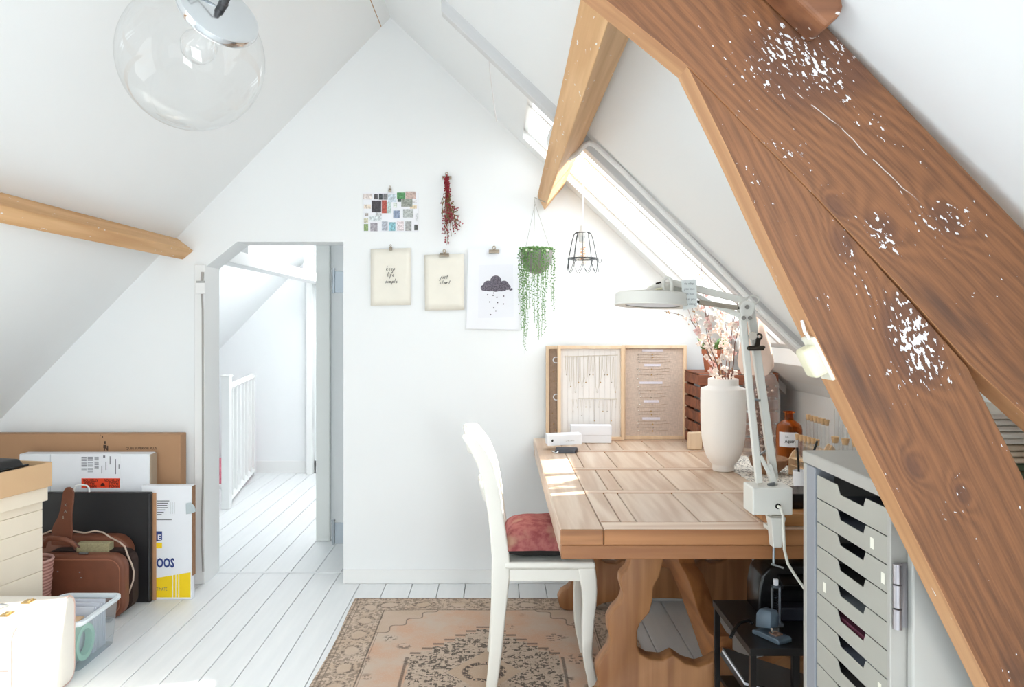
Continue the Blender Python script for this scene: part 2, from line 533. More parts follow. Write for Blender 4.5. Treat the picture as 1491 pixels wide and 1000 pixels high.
# exposed white tie beam of the landing with short uprights
tb = thing('tie_beam', 'white painted beam with short uprights seen through the doorway top', 'beam', (-1.6, 5.6, 1.76))
B().box(-1.68, -1.56, 4.55, 7.33, 1.742, 1.82).build('beam', WHITE_TRIM, tb, bev=.004)
for yq in (5.0, 5.9, 6.7):
    B().box(-1.66, -1.59, yq, yq + .06, 1.82, zl(-1.6) + .22).build('upright', WHITE_TRIM, tb, bev=.003)
B().loft([[(-1.66, 4.56, 1.82), (-1.60, 4.56, 1.82), (-1.60, 4.62, 1.82), (-1.66, 4.62, 1.82)],
          [(-1.66, 4.80, 2.12), (-1.60, 4.80, 2.12), (-1.60, 4.86, 2.12), (-1.66, 4.86, 2.12)]]).build('diagonal_brace', WHITE_TRIM, tb)
# stair railing
rl = thing('stair_railing', 'white wooden stair railing with slim balusters on the landing', 'railing', (-2.15, 6.5, 0))
RA, RB = Vector((PX(330, 5.92), 5.92, 0)), Vector((PX(368, 7.2), 7.2, 0))
def rp(t, z): q = RA.lerp(RB, t); return Vector((q.x, q.y, z))
B().box(RA.x - .03, RA.x + .03, RA.y - .03, RA.y + .03, 0, .985).box(RA.x - .037, RA.x + .037, RA.y - .037, RA.y + .037, .985, 1.0).build('newel_post', WHITE_TRIM, rl, bev=.003)
B().tube([rp(0, .90), rp(1, .90)], .03, 4).build('handrail', WHITE_TRIM, rl)
B().tube([rp(0, .05), rp(1, .05)], .028, 4).build('bottom_rail', WHITE_TRIM, rl)
B().box(RB.x - .02, RB.x + .02, RB.y - .02, RB.y + .02, 0, .93).build('end_post', WHITE_TRIM, rl)
for i in range(1, 7):
    q = rp(i / 7, 0)
    B().box(q.x - .016, q.x + .016, q.y - .012, q.y + .012, .05, .90).build('baluster', WHITE_TRIM, rl)
pk = thing('low_platform', 'low white platform behind the stair railing on the landing', 'platform', (-2.55, 6.7, 0))
B().box(-2.76, -2.31, 6.6, 7.25, 0, .03).build('body', WHITE_TRIM, pk, bev=.006)
B().box(-2.77, -2.30, 6.59, 7.26, .03, .04).build('lid', WHITE_TRIM, pk, bev=.004)
pb = B()
for i in range(3): pb.box(-2.72 + .01 * i, -2.32 - .005 * i, 6.62, 7.22, .0405 + .04 * i, .080 + .04 * i)
tag(pb.build('blanket', mat((232, 130, 150), .9, var=.05, name='pink_cloth'), bev=.008), 'folded pink blanket behind the white balusters on the landing', 'blanket')

# ------------------------------------------------------------------ roof timbers
def beam(name, label, loops, m=PINE):
    r = thing(name, label, 'beam', loops[-1][0])
    B().loft([[Vector(p) for p in lp] for lp in loops]).build('timber', m, r, bev=.006, seg=2)
    return r
beam('purlin', 'light timber purlin on the right slope that passes behind the big truss', [
    [(.166, 1.455, 2.069), (.207, 1.455, 1.964), (.318, 1.455, 2.090), (.275, 1.455, 2.175)],
    [(.202, YW, 2.069), (.242, YW, 1.992), (.345, YW, 2.118), (.303, YW, 2.172)]])
beam('purlin', 'light timber purlin along the left slope above the cardboard boxes', [
    [(-1.722, 0.3, 1.843), (-1.632, 0.3, 1.775), (-1.691, 0.3, 1.727), (-1.775, 0.3, 1.785)],
    [(-1.722, YW, 1.843), (-1.632, YW, 1.775), (-1.691, YW, 1.727), (-1.775, YW, 1.785)]])
RIDGE = wood('ridge_timber', (206, 158, 108), (150, 104, 62), 1, 1.0, .6, flecks=.06, contrast=.7)
beam('ridge_beam', 'short visible stretch of brown ridge beam at the top of the room', [
    [(-.686, 2.2, 2.967), (-.66, 2.2, 2.945), (-.625, 2.2, 2.975), (-.645, 2.2, 2.99)],
    [(-.686, YW, 2.967), (-.66, YW, 2.945), (-.625, YW, 2.975), (-.645, YW, 2.99)]], RIDGE)

def truss_wood(name, knots, cracks, seed, light=(141, 92, 56), dark=(88, 54, 31)):
    t = NT(name)
    u, _, v = t.sep()
    K = 0.0; KW = 0.0
    for (ku, kv, r, wht) in knots:
        du = t.math('MULTIPLY', t.math('SUBTRACT', u, ku), 0.55 / r)
        dv = t.math('MULTIPLY', t.math('SUBTRACT', v, kv), 1.0 / r)
        d2 = t.math('ADD', t.math('MULTIPLY', du, du), t.math('MULTIPLY', dv, dv))
        e = t.math('POWER', 2.718, t.math('MULTIPLY', d2, -1.0))
        K = t.math('ADD', e, K)
        if wht: KW = t.math('MULTIPLY_ADD', e, wht, KW)
    big = t.noise(t.scale(t.co, (2.2, 2.2, 9.0)), 1.0, 2)
    lowf = t.noise(t.scale(t.co, (1.3, 2, 4.0)), 1.0, 2)
    g = t.math('ADD', t.math('MULTIPLY', v, 70.0), t.math('MULTIPLY', K, 3.6))
    g = t.math('ADD', g, t.math('MULTIPLY', big, 7.0))
    ring = t.math('MULTIPLY_ADD', t.math('SINE', t.math('MULTIPLY', g, 4.2)), 0.5, 0.5)
    fine = t.noise(t.scale(t.co, (9, 60, 190)), 1.0, 3, .6)
    f = t.math('ADD', t.math('MULTIPLY', ring, 0.14), t.math('MULTIPLY', fine, 0.62))
    f = t.math('ADD', f, t.math('MULTIPLY', lowf, 0.25))
    f = t.step(f, 0.26, 0.86)
    c = t.mix(f, lin(light), lin(dark))
    st1 = t.step(t.noise(t.scale(t.co, (2.6, 4, 11)), 1.0, 4, .6), 0.56, 0.74)
    c = t.mix(t.math('MULTIPLY', st1, 0.62), c, lin((76, 50, 36)))
    c = t.mix(t.math('MULTIPLY', t.step(K, 0.45, 1.0), 0.6), c, lin((84, 52, 38)))
    for (ua, va, ub, vb, w, cc) in cracks:
        sl = (vb - va) / (ub - ua)
        wob = t.math('MULTIPLY', t.math('SUBTRACT', t.noise(t.scale(t.co, (9, 1, 1)), 1.0, 2), .5), .03)
        dd = t.math('ABSOLUTE', t.math('SUBTRACT', t.math('ADD', v, wob), t.math('MULTIPLY_ADD', t.math('SUBTRACT', u, ua), sl, va)))
        inside = t.math('MULTIPLY', t.step(u, ua, ua + .03), t.math('SUBTRACT', 1.0, t.step(u, ub - .06, ub)))
        br = t.step(t.noise(t.scale(t.co, (40, 1, 40)), 1.0, 1), .36, .46)
        m_ = t.math('MULTIPLY', t.math('MULTIPLY', t.math('SUBTRACT', 1.0, t.step(dd, w * .5, w)), inside), br)
        c = t.mix(m_, c, lin(cc))
    # flakes of old white paint
    n1 = t.noise(t.scale(t.co, (70, 150, 150)), 1.0, 3, .55)
    n2 = t.noise(t.scale(t.co, (7, 12, 16)), 1.0, 2, .5)
    q = t.math('ADD', t.math('ADD', n1, t.math('MULTIPLY', t.math('SUBTRACT', n2, .5), .55)), t.math('MULTIPLY', KW, 0.105))
    flake = t.step(q, 0.735, 0.75)
    c = t.mix(t.math('MULTIPLY', t.step(q, 0.69, 0.735), .45), c, lin((88, 60, 46)))
    c = t.mix(flake, c, lin((226, 226, 230)))
    t.bump(t.math('ADD', f, t.math('MULTIPLY', flake, 1.5)), 0.25, 0.002)
    return t.fin(c, 0.55)

TD0, TD1 = 1.38, 1.452
SIDE_T = wood('lighter_timber_side', (208, 160, 114), (168, 118, 78), 0, 0.9, .6, flecks=.05, contrast=.7)  # side faces get a lighter timber colour than the front faces
truss = thing('roof_truss', 'massive brown timber truss with paint flakes crossing the right foreground', 'beam', P(1440, 1000, TD0))
def pxy(pts, d): return [(PX(x, d), PZ(y, d)) for x, y in pts]
def inplane(x, y, ang, d=TD0):        # frame on the timber: local X along the grain
    o = P(x, y, d)
    return Matrix.Translation(o - W[truss].translation) @ Matrix.Rotation(ang, 4, 'Y')
def loc(mtx, x, y):
    w = (W[truss] @ mtx).inverted() @ P(x, y, TD0)
    return w.x, w.z
mr = inplane(1000, 97, math.radians(45.8))
ms = inplane(1000, 97, math.radians(63.8))
kr = [(*loc(mr, 1140, 105), .075, 1.4), (*loc(mr, 1285, 332), .032, 1.2), (*loc(mr, 1378, 322), .035, 1.2), (*loc(mr, 1225, 75), .06, .9), (*loc(mr, 1215, 300), .02, .3)]
ks = [(*loc(ms, 1228, 355), .030, 1.1), (*loc(ms, 1325, 478), .045, 1.2), (*loc(ms, 1330, 515), .05, 1.0), (*loc(ms, 1330, 680), .02, .9), (*loc(ms, 1260, 785), .04, .6), (*loc(ms, 1400, 720), .02, .8), (*loc(ms, 1150, 200), .03, .1)]
a1 = loc(mr, 1150, 120); a2 = loc(mr, 1345, 300)
cr_r = [(a1[0], a1[1], a2[0], a2[1], .0010, (206, 200, 196))]
b1 = loc(ms, 1085, 190); b2 = loc(ms, 1330, 640)
MAT_R = truss_wood('old_rafter_timber', kr, cr_r, 1)
MAT_S = truss_wood('old_strut_timber', ks, [], 2)
MAT_BLK = wood('block_timber', (150, 100, 68), (104, 64, 42), 0, .9, .55, flecks=.05)
rpoly = [(690, -157), (880, -2), (1000, 95), (1095, 192), (1190, 288), (1330, 438), (1412, 530), (1491, 602), (1700, 792), (1952, 1022), (1952, 812), (1491, 335), (1205, 40), (1018, -153)]
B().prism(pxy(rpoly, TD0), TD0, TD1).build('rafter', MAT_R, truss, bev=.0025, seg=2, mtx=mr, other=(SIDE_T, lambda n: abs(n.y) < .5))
spoly = [(1000, 95.3), (1060, 218), (1124, 358), (1220, 556), (1440, 1000), (1749, 1628), (1946, 1628), (1489, 692), (1409, 534), (1327, 440.5), (1189.4, 288.5), (1094.8, 192.2)]
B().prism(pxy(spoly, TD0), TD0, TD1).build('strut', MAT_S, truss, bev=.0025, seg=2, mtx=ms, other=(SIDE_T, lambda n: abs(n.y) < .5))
bpoly = [(1100, -60), (1216, -60), (1229, 8), (1226, 20), (1204, 40), (1100, -60)][:5]
B().prism(pxy(bpoly, 1.30), 1.30, TD0 - .001).build('block', MAT_BLK, truss, bev=.008, seg=3)

# cream rocker switch screwed on the strut's inner face
sw = thing('wall_switch', 'cream plastic light switch screwed to the side of the timber truss', 'switch', P(1190, 524, 1.41))
sm = Matrix.Translation(P(1186, 524, 1.41)) @ Matrix.Rotation(math.radians(-26.5), 4, 'Y')
CREAMPL = mat((230, 226, 196), .4, var=.03, name='cream_plastic')
B().box(-.020, .010, -.022, .022, -.028, .028, sm).build('cover', CREAMPL, sw, bev=.008, seg=3, smooth=True)
B().box(.004, .014, -.026, .026, -.042, .042, sm).build('base_plate', mat((238, 236, 222), .5, var=.05, name='cream_base'), sw, bev=.003)
B().tube([sm @ Vector((.005, -.012, .04)), sm @ Vector((.002, -.014, .055)), sm @ Vector((.008, -.010, .075))], .003, 6).build('cable', WHITE_TRIM, sw)

# white conduit that loops under the right purlin and follows the batten
c = [(812, 178), (803, 192), (799, 204), (801, 213), (812, 222), (822, 229), (830, 230), (840, 224), (849, 213), (857, 208), (866, 211)]
pts = [P(x, y, 3.10) for x, y in c]
pts += [P(x, y, 3.10) for x, y in ((900, 243), (960, 303), (1040, 383), (1110, 455), (1172, 515))]
tag(B().tube(pts, .0105, 8).build('cable_conduit', WHITE_TRIM, smooth=True), 'white cable conduit looping under the right purlin along the slope', 'conduit')
# blind bracket with pull cord on the slope
bl = thing('blind_bracket', 'small white bracket with pull cord high on the right slope', 'bracket', P(702, 60, 3.2))
B().box(PX(695, 3.25), PX(704, 3.25), 3.2, 3.26, PZ(58, 3.22), PZ(44, 3.22)).box(PX(697, 3.25), PX(711, 3.25), 3.2, 3.22, PZ(72, 3.22), PZ(68, 3.22)).tube([P(699, 47, 3.22), P(704, 52, 3.22), P(704, 68, 3.22)], .004, 6).build('bracket', GREY_TRIM, bl)
B().tube([P(711, 71, 3.23), P(714, 110, 3.3), P(719, 150, 3.4), P(723, 177, 3.45)], .0022, 5).build('pull_cord', mat((222, 220, 220), .7, var=0, name='cord_white'), bl)
# electric cable and junction box beside the doorway
eb = thing('junction_box', 'white junction box with cable on the left door frame', 'junction box', P(294, 420, 4.2))
B().box(PX(286, 4.19), PX(300, 4.19), 4.172, 4.2, PZ(428, 4.19), PZ(411, 4.19)).build('box', WHITE_TRIM, eb, bev=.004)
B().box(PX(288, 4.19), PX(300, 4.19), 4.17, 4.173, PZ(412, 4.19), PZ(409, 4.19)).build('box_edge', mat((170, 170, 168), .6, var=0, name='shade_grey_plastic'), eb)
B().tube([P(294, 411, 4.19), P(295, 396, 4.19)], .008, 8).tube([P(294, 428, 4.19), P(295, 450, 4.19), P(295.5, 700, 4.19), P(294, 780, 4.19), P(296, 832, 4.19)], .005, 6).build('cable', mat((168, 164, 160), .6, var=.05, name='grey_cable'), eb)

# ------------------------------------------------------------------ rug
def rug_mat(hw, hl):
    t = NT('faded_medallion_carpet')
    x, y, _ = t.sep()
    ax = t.math('ABSOLUTE', x); ay = t.math('ABSOLUTE', y)
    ex = t.math('SUBTRACT', hw, ax); ey = t.math('SUBTRACT', hl, ay)
    e = t.math('MINIMUM', ex, ey)                       # distance from the edge
    along = t.math('ADD', t.math('MULTIPLY', t.math('LESS_THAN', ex, ey), y), t.math('MULTIPLY', t.math('GREATER_THAN', ex, ey), x))
    flat = t.comb(x, y, 0.0)
    grain = t.noise(t.scale(flat, (230, 90, 1)), 1.0, 3, .6)
    wear = t.noise(flat, 5.0, 4, .6)
    warp = t.noise(flat, 24.0, 2)
    peach = t.mix(t.step(wear, .3, .72), lin((208, 168, 142)), lin((204, 188, 172)))
    beige = t.mix(t.step(wear, .35, .7), lin((206, 186, 168)), lin((196, 172, 150)))
    darkc = lin((92, 80, 74))
    border = t.math('LESS_THAN', e, 0.17)
    c = t.mix(border, peach, beige)
    # border rosettes
    cell = t.math('PINGPONG', t.math('ADD', along, 10.0), 0.085)
    ca = t.math('SUBTRACT', cell, .0425)
    ra = t.math('MULTIPLY', t.math('ABSOLUTE', t.math('SUBTRACT', e, .095)), 1.0)
    rr = t.math('SQRT', t.math('ADD', t.math('MULTIPLY', ra, ra), t.math('MULTIPLY', t.math('MULTIPLY', cell, cell), .55)))
    rr = t.math('ADD', rr, t.math('MULTIPLY', t.math('SUBTRACT', warp, .5), .03))
    ringd = t.math('ABSOLUTE', t.math('SUBTRACT', rr, .038))
    ros = t.math('SUBTRACT', 1.0, t.step(ringd, .005, .012))
    def cells(sc_, th, squash=1.0):
        nd = t.n('ShaderNodeTexVoronoi', feature='F1', distance='MANHATTAN'); nd.inputs['Scale'].default_value = sc_
        t.link(t.scale(flat, (1, squash, 1)), nd.inputs['Vector'])
        cr = t.n('ShaderNodeSeparateColor'); t.link(nd.outputs['Color'], cr.inputs[0])
        return t.step(cr.outputs[0], th - .02, th + .02)
    blot = cells(85.0, .55)
    c = t.mix(t.math('MULTIPLY', t.math('MULTIPLY', ros, border), t.math('MULTIPLY_ADD', blot, .55, .2)), c, darkc)
    outer = t.math('MULTIPLY', border, t.step(rr, .045, .06))
    c = t.mix(t.math('MULTIPLY', t.math('MULTIPLY', outer, blot), .55), c, darkc)
    # guard stripes
    for p_, w_, a_ in ((.012, .006, .5), (.030, .003, .6), (.165, .0035, .75), (.176, .002, .55)):
        sdist = t.math('ABSOLUTE', t.math('SUBTRACT', e, p_))
        c = t.mix(t.math('MULTIPLY', t.math('SUBTRACT', 1.0, t.step(sdist, w_ * .5, w_)), a_), c, darkc)
    # corner pieces
    corner = t.math('ADD', t.math('MULTIPLY', ax, 1.25), ay)
    cstep = t.math('SNAP', corner, .0001)
    lobes = t.math('ADD', corner, t.math('MULTIPLY', t.math('SINE', t.math('MULTIPLY', t.math('SUBTRACT', ax, ay), 42.0)), .03))
    inf = t.math('SUBTRACT', 1.0, border)
    cm = t.math('MULTIPLY', t.step(lobes, .98, .984), inf)
    c = t.mix(t.math('MULTIPLY', cm, .85), c, beige)
    cl = t.math('MULTIPLY', t.math('SUBTRACT', 1.0, t.step(t.math('ABSOLUTE', t.math('SUBTRACT', lobes, .982)), .004, .010)), inf)
    c = t.mix(t.math('MULTIPLY', cl, .7), c, darkc)
    # centre medallion: stepped hexagon
    my = t.math('SUBTRACT', y, 0.0)
    may = t.math('ABSOLUTE', my)
    sx = t.math('SNAP', ax, .045); sy = t.math('SNAP', may, .045)
    hexd = t.math('MAXIMUM', t.math('MULTIPLY', ax, 1 / .31), t.math('ADD', t.math('MULTIPLY', sx, 1 / .42), t.math('MULTIPLY', may, 1 / .44)))
    med = t.math('SUBTRACT', 1.0, t.step(hexd, .985, 1.0))
    blot2 = cells(46.0, .50, 1.2)
    tex2 = cells(95.0, .42)
    mcol = t.mix(t.math('MULTIPLY', t.math('MULTIPLY_ADD', blot2, .75, .12), tex2), lin((200, 180, 162)), lin((78, 70, 66)))
    c = t.mix(med, c, mcol)
    ml = t.math('SUBTRACT', 1.0, t.step(t.math('ABSOLUTE', t.math('SUBTRACT', hexd, 1.04)), .012, .03))
    c = t.mix(t.math('MULTIPLY', ml, .75), c, darkc)
    inner = t.math('ADD', t.math('MULTIPLY', ax, 1 / .15), t.math('MULTIPLY', may, 1 / .19))
    c = t.mix(t.math('SUBTRACT', 1.0, t.step(inner, .96, 1.0)), c, t.mix(wear, lin((200, 180, 160)), lin((190, 160, 136))))
    r2 = t.math('SQRT', t.math('ADD', t.math('MULTIPLY', ax, ax), t.math('MULTIPLY', may, may)))
    rd = t.math('MULTIPLY', t.math('SUBTRACT', 1.0, t.step(t.math('ABSOLUTE', t.math('SUBTRACT', r2, .075)), .008, .018)), tex2)
    c = t.mix(rd, c, darkc)
    # scattered sprigs in the field
    sp = t.vor(t.scale(flat, (1, .9, 1)), 7.5)
    spm = t.math('MULTIPLY', t.math('SUBTRACT', 1.0, t.step(sp, .26, .40)), cells(80.0, .60))
    spm = t.math('MULTIPLY', t.math('MULTIPLY', spm, inf), t.math('SUBTRACT', 1.0, med))
    c = t.mix(t.math('MULTIPLY', spm, .75), c, darkc)
    # worn threads
    c = t.mix(t.math('MULTIPLY', t.step(grain, .45, .75), .35), c, lin((214, 198, 182)))
    t.bump(grain, .3, .002)
    return t.fin(c, .95, spec=.1)
RX0, RX1, RY0, RY1 = -.72, .60, 2.30, 3.976
hw, hl = (RX1 - RX0) / 2, (RY1 - RY0) / 2
rb = B()
NXg, NYg = 56, 72
grid = []
for j in range(NYg + 1):
    row = []
    for i in range(NXg + 1):
        x = -hw + 2 * hw * i / NXg; y = -hl + 2 * hl * j / NYg
        edge = min(1, min(i, NXg - i, j, NYg - j) / 6)
        z = .0055 + .0022 * edge * (mnoise.noise(Vector((x * 5, y * 9, 0))) + .8 * math.sin((x * .6 + y) * 26 + 2 * mnoise.noise(Vector((x * 2, y * 2, 4)))) * max(0, mnoise.noise(Vector((x * 1.7, y * 1.7, 2)))))
        xx = x + (.006 * math.sin(y * 6) if i in (0, NXg) else 0)
        row.append(rb.bm.verts.new((xx, y, z)))
    grid.append(row)
for j in range(NYg):
    for i in range(NXg):
        rb.face([grid[j][i], grid[j][i + 1], grid[j + 1][i + 1], grid[j + 1][i]])
ring = [grid[0][i] for i in range(NXg)] + [grid[j][NXg] for j in range(NYg)] + [grid[NYg][i] for i in range(NXg, 0, -1)] + [grid[j][0] for j in range(NYg, 0, -1)]
low = [rb.bm.verts.new((v.co.x, v.co.y, .0006)) for v in ring]
for i in range(len(ring)):
    rb.face([ring[i], ring[(i + 1) % len(ring)], low[(i + 1) % len(ring)], low[i]])
rug = thing('rug', 'faded peach medallion rug on the white floor under the chair', 'rug', ((RX0 + RX1) / 2, (RY0 + RY1) / 2, 0))
ro = rb.build('carpet', rug_mat(hw, hl), None, smooth=True)
ro.parent = rug

# ------------------------------------------------------------------ table
TZ = .7776
TX0, TX1, TY0, TY1 = .18, 1.40, 2.34, 4.195
tb = thing('refectory_table', 'long oak trestle table with planked top against the gable wall', 'table', ((TX0 + TX1) / 2, 3.27, 0))
TT = .047
def plank(x0, x1, y0, y1, m, z1=TZ, z0=TZ - TT, nm='plank', g=.0012, bev=.0022):
    B().box(x0 + g, x1 - g, y0 + g, y1 - g, z0, z1).build(nm, m, tb, bev=bev, seg=1, other=(TABLE_FX if m is TABLE_X else TABLE_FE, lambda n: n.y < -.6))
plank(TX0, TX0 + .13, TY0, TY1, TABLE_Y)
plank(TX1 - .13, TX1, TY0, TY1, TABLE_Y)
rails = [(TY0, 2.43), (2.845, 2.895), (3.295, 3.345), (3.755, 3.81), (4.10, TY1)]
for ra in rails: plank(TX0 + .13, TX1 - .13, ra[0], ra[1], TABLE_X)
splits = [[.375, .425, .62, .80, .98, 1.12], [.40, .455, .66, .79, .90, 1.06], [.36, .50, .70, .90, 1.10], [.44, .60, .74, .95, 1.12]]
for r in range(4):
    ya, yb = rails[r][1], rails[r + 1][0]
    xs = [TX0 + .13] + [TX0 + .0 + (s - .18) * 1.0 for s in splits[r]] + [TX1 - .13]
    for xa, xb in zip(xs, xs[1:]):
        plank(xa, xb, ya, yb, TABLE_Y, z1=TZ - rnd.uniform(0, .0012))
az0, az1 = .688, TZ - TT - .0012
B().box(TX0 + .004, TX1 - .004, TY0 + .004, TY0 + .06, az0, az1).build('apron', TABLE_FX, tb, bev=.004)
B().box(TX0 + .004, TX1 - .004, TY1 - .06, TY1 - .004, az0, az1).build('apron', TABLE_FX, tb, bev=.004)
B().box(TX0 + .004, TX0 + .06, TY0 + .061, TY1 - .061, az0, az1).build('apron', TABLE_Y, tb, bev=.004)
B().box(TX1 - .06, TX1 - .004, TY0 + .061, TY1 - .061, az0, az1).build('apron', TABLE_Y, tb, bev=.004)
# lyre shaped trestles
TC = .79
lo = [(918, 818), (913, 830), (904, 839), (903, 850), (908, 866), (904, 878), (892, 891), (885, 904), (886, 920), (890, 933), (886, 947), (877, 959), (869, 971), (869, 984), (874, 1000)]
li = [(966, 818), (960, 840), (951, 856), (950, 876), (946, 892), (932, 908), (928, 920), (928, 940), (932, 952), (946, 960), (966, 962), (981, 954), (998, 966), (1018, 972), (1034, 966), (1049, 957)]
D = 2.71
lop = [(PX(x, D), PZ(y, D)) for x, y in lo]
lip = [(PX(x, D), PZ(y, D)) for x, y in li]
foot = [(.335, .115), (.300, .095), (.282, .060), (.292, .022), (.32, .0065), (.44, .0065), (.50, .040), (.58, .055), (TC, .065)]
half = [(lop[0][0], .69)] + lop + foot           # outer edge from top down to the middle of the rail
poly_l = half
poly_r = [(2 * TC - x, z) for x, z in half[:-1]][::-1]
inner_l = [(lip[0][0], .69)] + lip + [(TC, PZ(952, D))]
inner_r = [(2 * TC - x, z) for x, z in inner_l[:-1]][::-1]
full = poly_l + poly_r + inner_r[::-1][0:0]
contour = poly_l + poly_r + [(2 * TC - x, z) for x, z in inner_l[:-1]] + inner_l[::-1]
for y0 in (2.71, 3.80):
    B().prism(contour, y0, y0 + .075).build('trestle', LEG_Z, tb, bev=.006, seg=2, smooth=True, ang=50)
    yy = y0
    B().prism([(TC - .48, .640), (TC - .42, .612), (TC - .3, .60), (TC + .3, .60), (TC + .42, .612), (TC + .48, .640), (TC + .48, .6875), (TC - .48, .6875)], y0 + .082, y0 + .14).build('bearer', TABLE_FX, tb, bev=.006)
top = [(2.788, .285), (2.86, .270), (2.93, .275), (3.02, .300), (3.10, .345), (3.20, .375), (3.32, .38), (3.36, .415), (3.55, .43), (3.68, .40), (3.80, .36)]
bot = [(3.80, .23), (3.66, .26), (3.5, .30), (3.3, .26), (3.1, .20), (2.95, .15), (2.788, .14)]
B().prism(top + bot, TC - .035, TC + .035, axis='x').build('stretcher', wood('stretcher_oak', (188, 128, 76), (132, 80, 42), 1, .8, .5, contrast=.6), tb, bev=.005, seg=2, smooth=True, ang=50)

# patterned runner on the right half of the top
def leaf_cloth():
    t = NT('black_leaf_print_cloth')
    n = t.noise(t.co, 30.0, 2, color=True)
    v1 = t.n('ShaderNodeTexWave', bands_direction='DIAGONAL'); v1.inputs['Scale'].default_value = 22; v1.inputs['Distortion'].default_value = 16; v1.inputs['Detail Scale'].default_value = 2.2
    t.link(t.co, v1.inputs['Vector'])
    m = t.math('MULTIPLY', t.step(v1.outputs[1], .60, .70), t.step(t.vor(scale=34.0, feature='DISTANCE_TO_EDGE'), .05, .12))
    return t.fin(t.mix(m, lin((232, 226, 216)), lin((64, 58, 54))), .9)
cl = thing('table_runner', 'white runner with black leaf print on the right of the tabletop', 'cloth', (1.16, 3.2, TZ))
B().box(.965, 1.385, 2.75, 3.62, TZ + .0002, TZ + .003).build('cloth', leaf_cloth(), cl)

# ------------------------------------------------------------------ chair
CY0, CY1 = 2.97, 3.35
ch = thing('dining_chair', 'cream white curved wooden chair pushed under the table on the rug', 'chair', (.17, 3.16, .006))
def cx(x): return PX(x, CY0)
def czz(y): return PZ(y, CY0)
path = [(681, 634, 9), (688, 644, 11), (699, 660, 12), (707, 678, 12), (713, 698, 12), (718, 722, 12), (722, 750, 11.5), (726, 785, 12), (729, 812, 13), (729, 840, 13.5), (727, 872, 12), (725, 905, 10.5), (722, 945, 9.5), (718, 985, 8.5), (715, 1006, 8)]
def leg_loft(b, pth, y0, y1, zmin=.0072):
    loops = []
    for i, (x, y, hwid) in enumerate(pth):
        xx = cx(x); z = max(czz(y), zmin); w = hwid * CY0 / F
        wy = (y1 - y0)
        loops.append([(xx - w, y0, z), (xx + w, y0, z), (xx + w, y1, z), (xx - w, y1, z)])
    b.loft(loops)
for ya, yb in ((CY0, CY0 + .036), (CY1 - .036, CY1)):
    b = B(); leg_loft(b, path, ya, yb); b.build('back_post', CHAIRWHITE, ch, bev=.008, seg=3, smooth=True, ang=60)
fleg = [(854, 826, 13), (857, 845, 12.5), (859, 862, 11), (859, 882, 10), (857, 905, 9), (856, 930, 8), (856, 955, 7), (859, 975, 7), (863, 992, 7), (866, 1006, 8)]
for ya, yb in ((CY0 + .004, CY0 + .046), (CY1 - .046, CY1 - .004)):
    b = B(); leg_loft(b, fleg, ya, yb); b.build('front_leg', CHAIRWHITE, ch, bev=.007, seg=3, smooth=True, ang=60)
def slat(nm, pts_px, th, hgt, bow=.018):
    loops = []
    for k in range(9):
        y = CY0 + .036 + (CY1 - CY0 - .072) * k / 8
        bo = -bow * (1 - ((k - 4) / 4) ** 2)
        hh = hgt * (1 + .35 * (1 - ((k - 4) / 4) ** 2))
        x, z = pts_px
        loops.append([(x + bo - th, y, z - hh * .45), (x + bo + th - .012, y, z - hh * .45), (x + bo + th - .03, y, z + hh * .55), (x + bo - th - .02, y, z + hh * .55)])
    B().loft(loops).build(nm, CHAIRWHITE, ch, bev=.005, seg=2, smooth=True, ang=60)
slat('crest_rail', (cx(690), czz(650)), .013, .075)
slat('back_slat', (cx(713), czz(725)), .012, .06)
seat = []
for z, ins in ((czz(829), .008), (czz(826), .0), (czz(821), .0), (czz(818.5), .006)):
    seat.append([(cx(735) + ins, CY0 - .004 + ins, z), (cx(867) - ins, CY0 - .004 + ins, z), (cx(867) - ins, CY1 + .004 - ins, z), (cx(735) + ins, CY1 + .004 - ins, z)])
B().loft(seat).build('seat', CHAIRWHITE, ch, bev=.004)
ap = B()
az_ = (czz(847), czz(829.5))
ap.box(cx(739), cx(850), CY0 + .006, CY0 + .028, *az_); ap.box(cx(739), cx(850), CY1 - .028, CY1 - .006, *az_)
ap.box(cx(851), cx(861), CY0 + .047, CY1 - .047, *az_); ap.box(cx(730), cx(738), CY0 + .037, CY1 - .037, *az_)
ap.build('seat_rail', CHAIRWHITE, ch, bev=.003)

# cushion
def pillow(b, x0, x1, y0, y1, z0, z1, nx=14, ny=14, pinch=.35, part=0):
    cxm, cym, czm = (x0 + x1) / 2, (y0 + y1) / 2, z0 + (z1 - z0) * .32
    rows = {}
    for sgn in (1, -1):
        if part and sgn != part: continue
        g = []
        for j in range(ny + 1):
            r = []
            for i in range(nx + 1):
                u = -1 + 2 * i / nx; v = -1 + 2 * j / ny
                h = (1 - u ** 4) ** .6 * (1 - v ** 4) ** .6
                pu = 1 - .05 * (1 - v * v) * 0
                x = cxm + (x1 - x0) / 2 * u * (1 - .06 * (1 - abs(v)))
                y = cym + (y1 - y0) / 2 * v * (1 - .06 * (1 - abs(u)))
                hh = (z1 - czm) if sgn > 0 else (czm - z0)
                z = czm + sgn * hh * h * (1 + (.10 * mnoise.noise(Vector((x * 14, y * 14, 3))) if sgn > 0 else 0))
                r.append(b.bm.verts.new((x, y, z)))
            g.append(r)
        for j in range(ny):
            for i in range(nx):
                f = [g[j][i], g[j][i + 1], g[j + 1][i + 1], g[j + 1][i]]
                b.face(f if sgn > 0 else f[::-1])
    return b
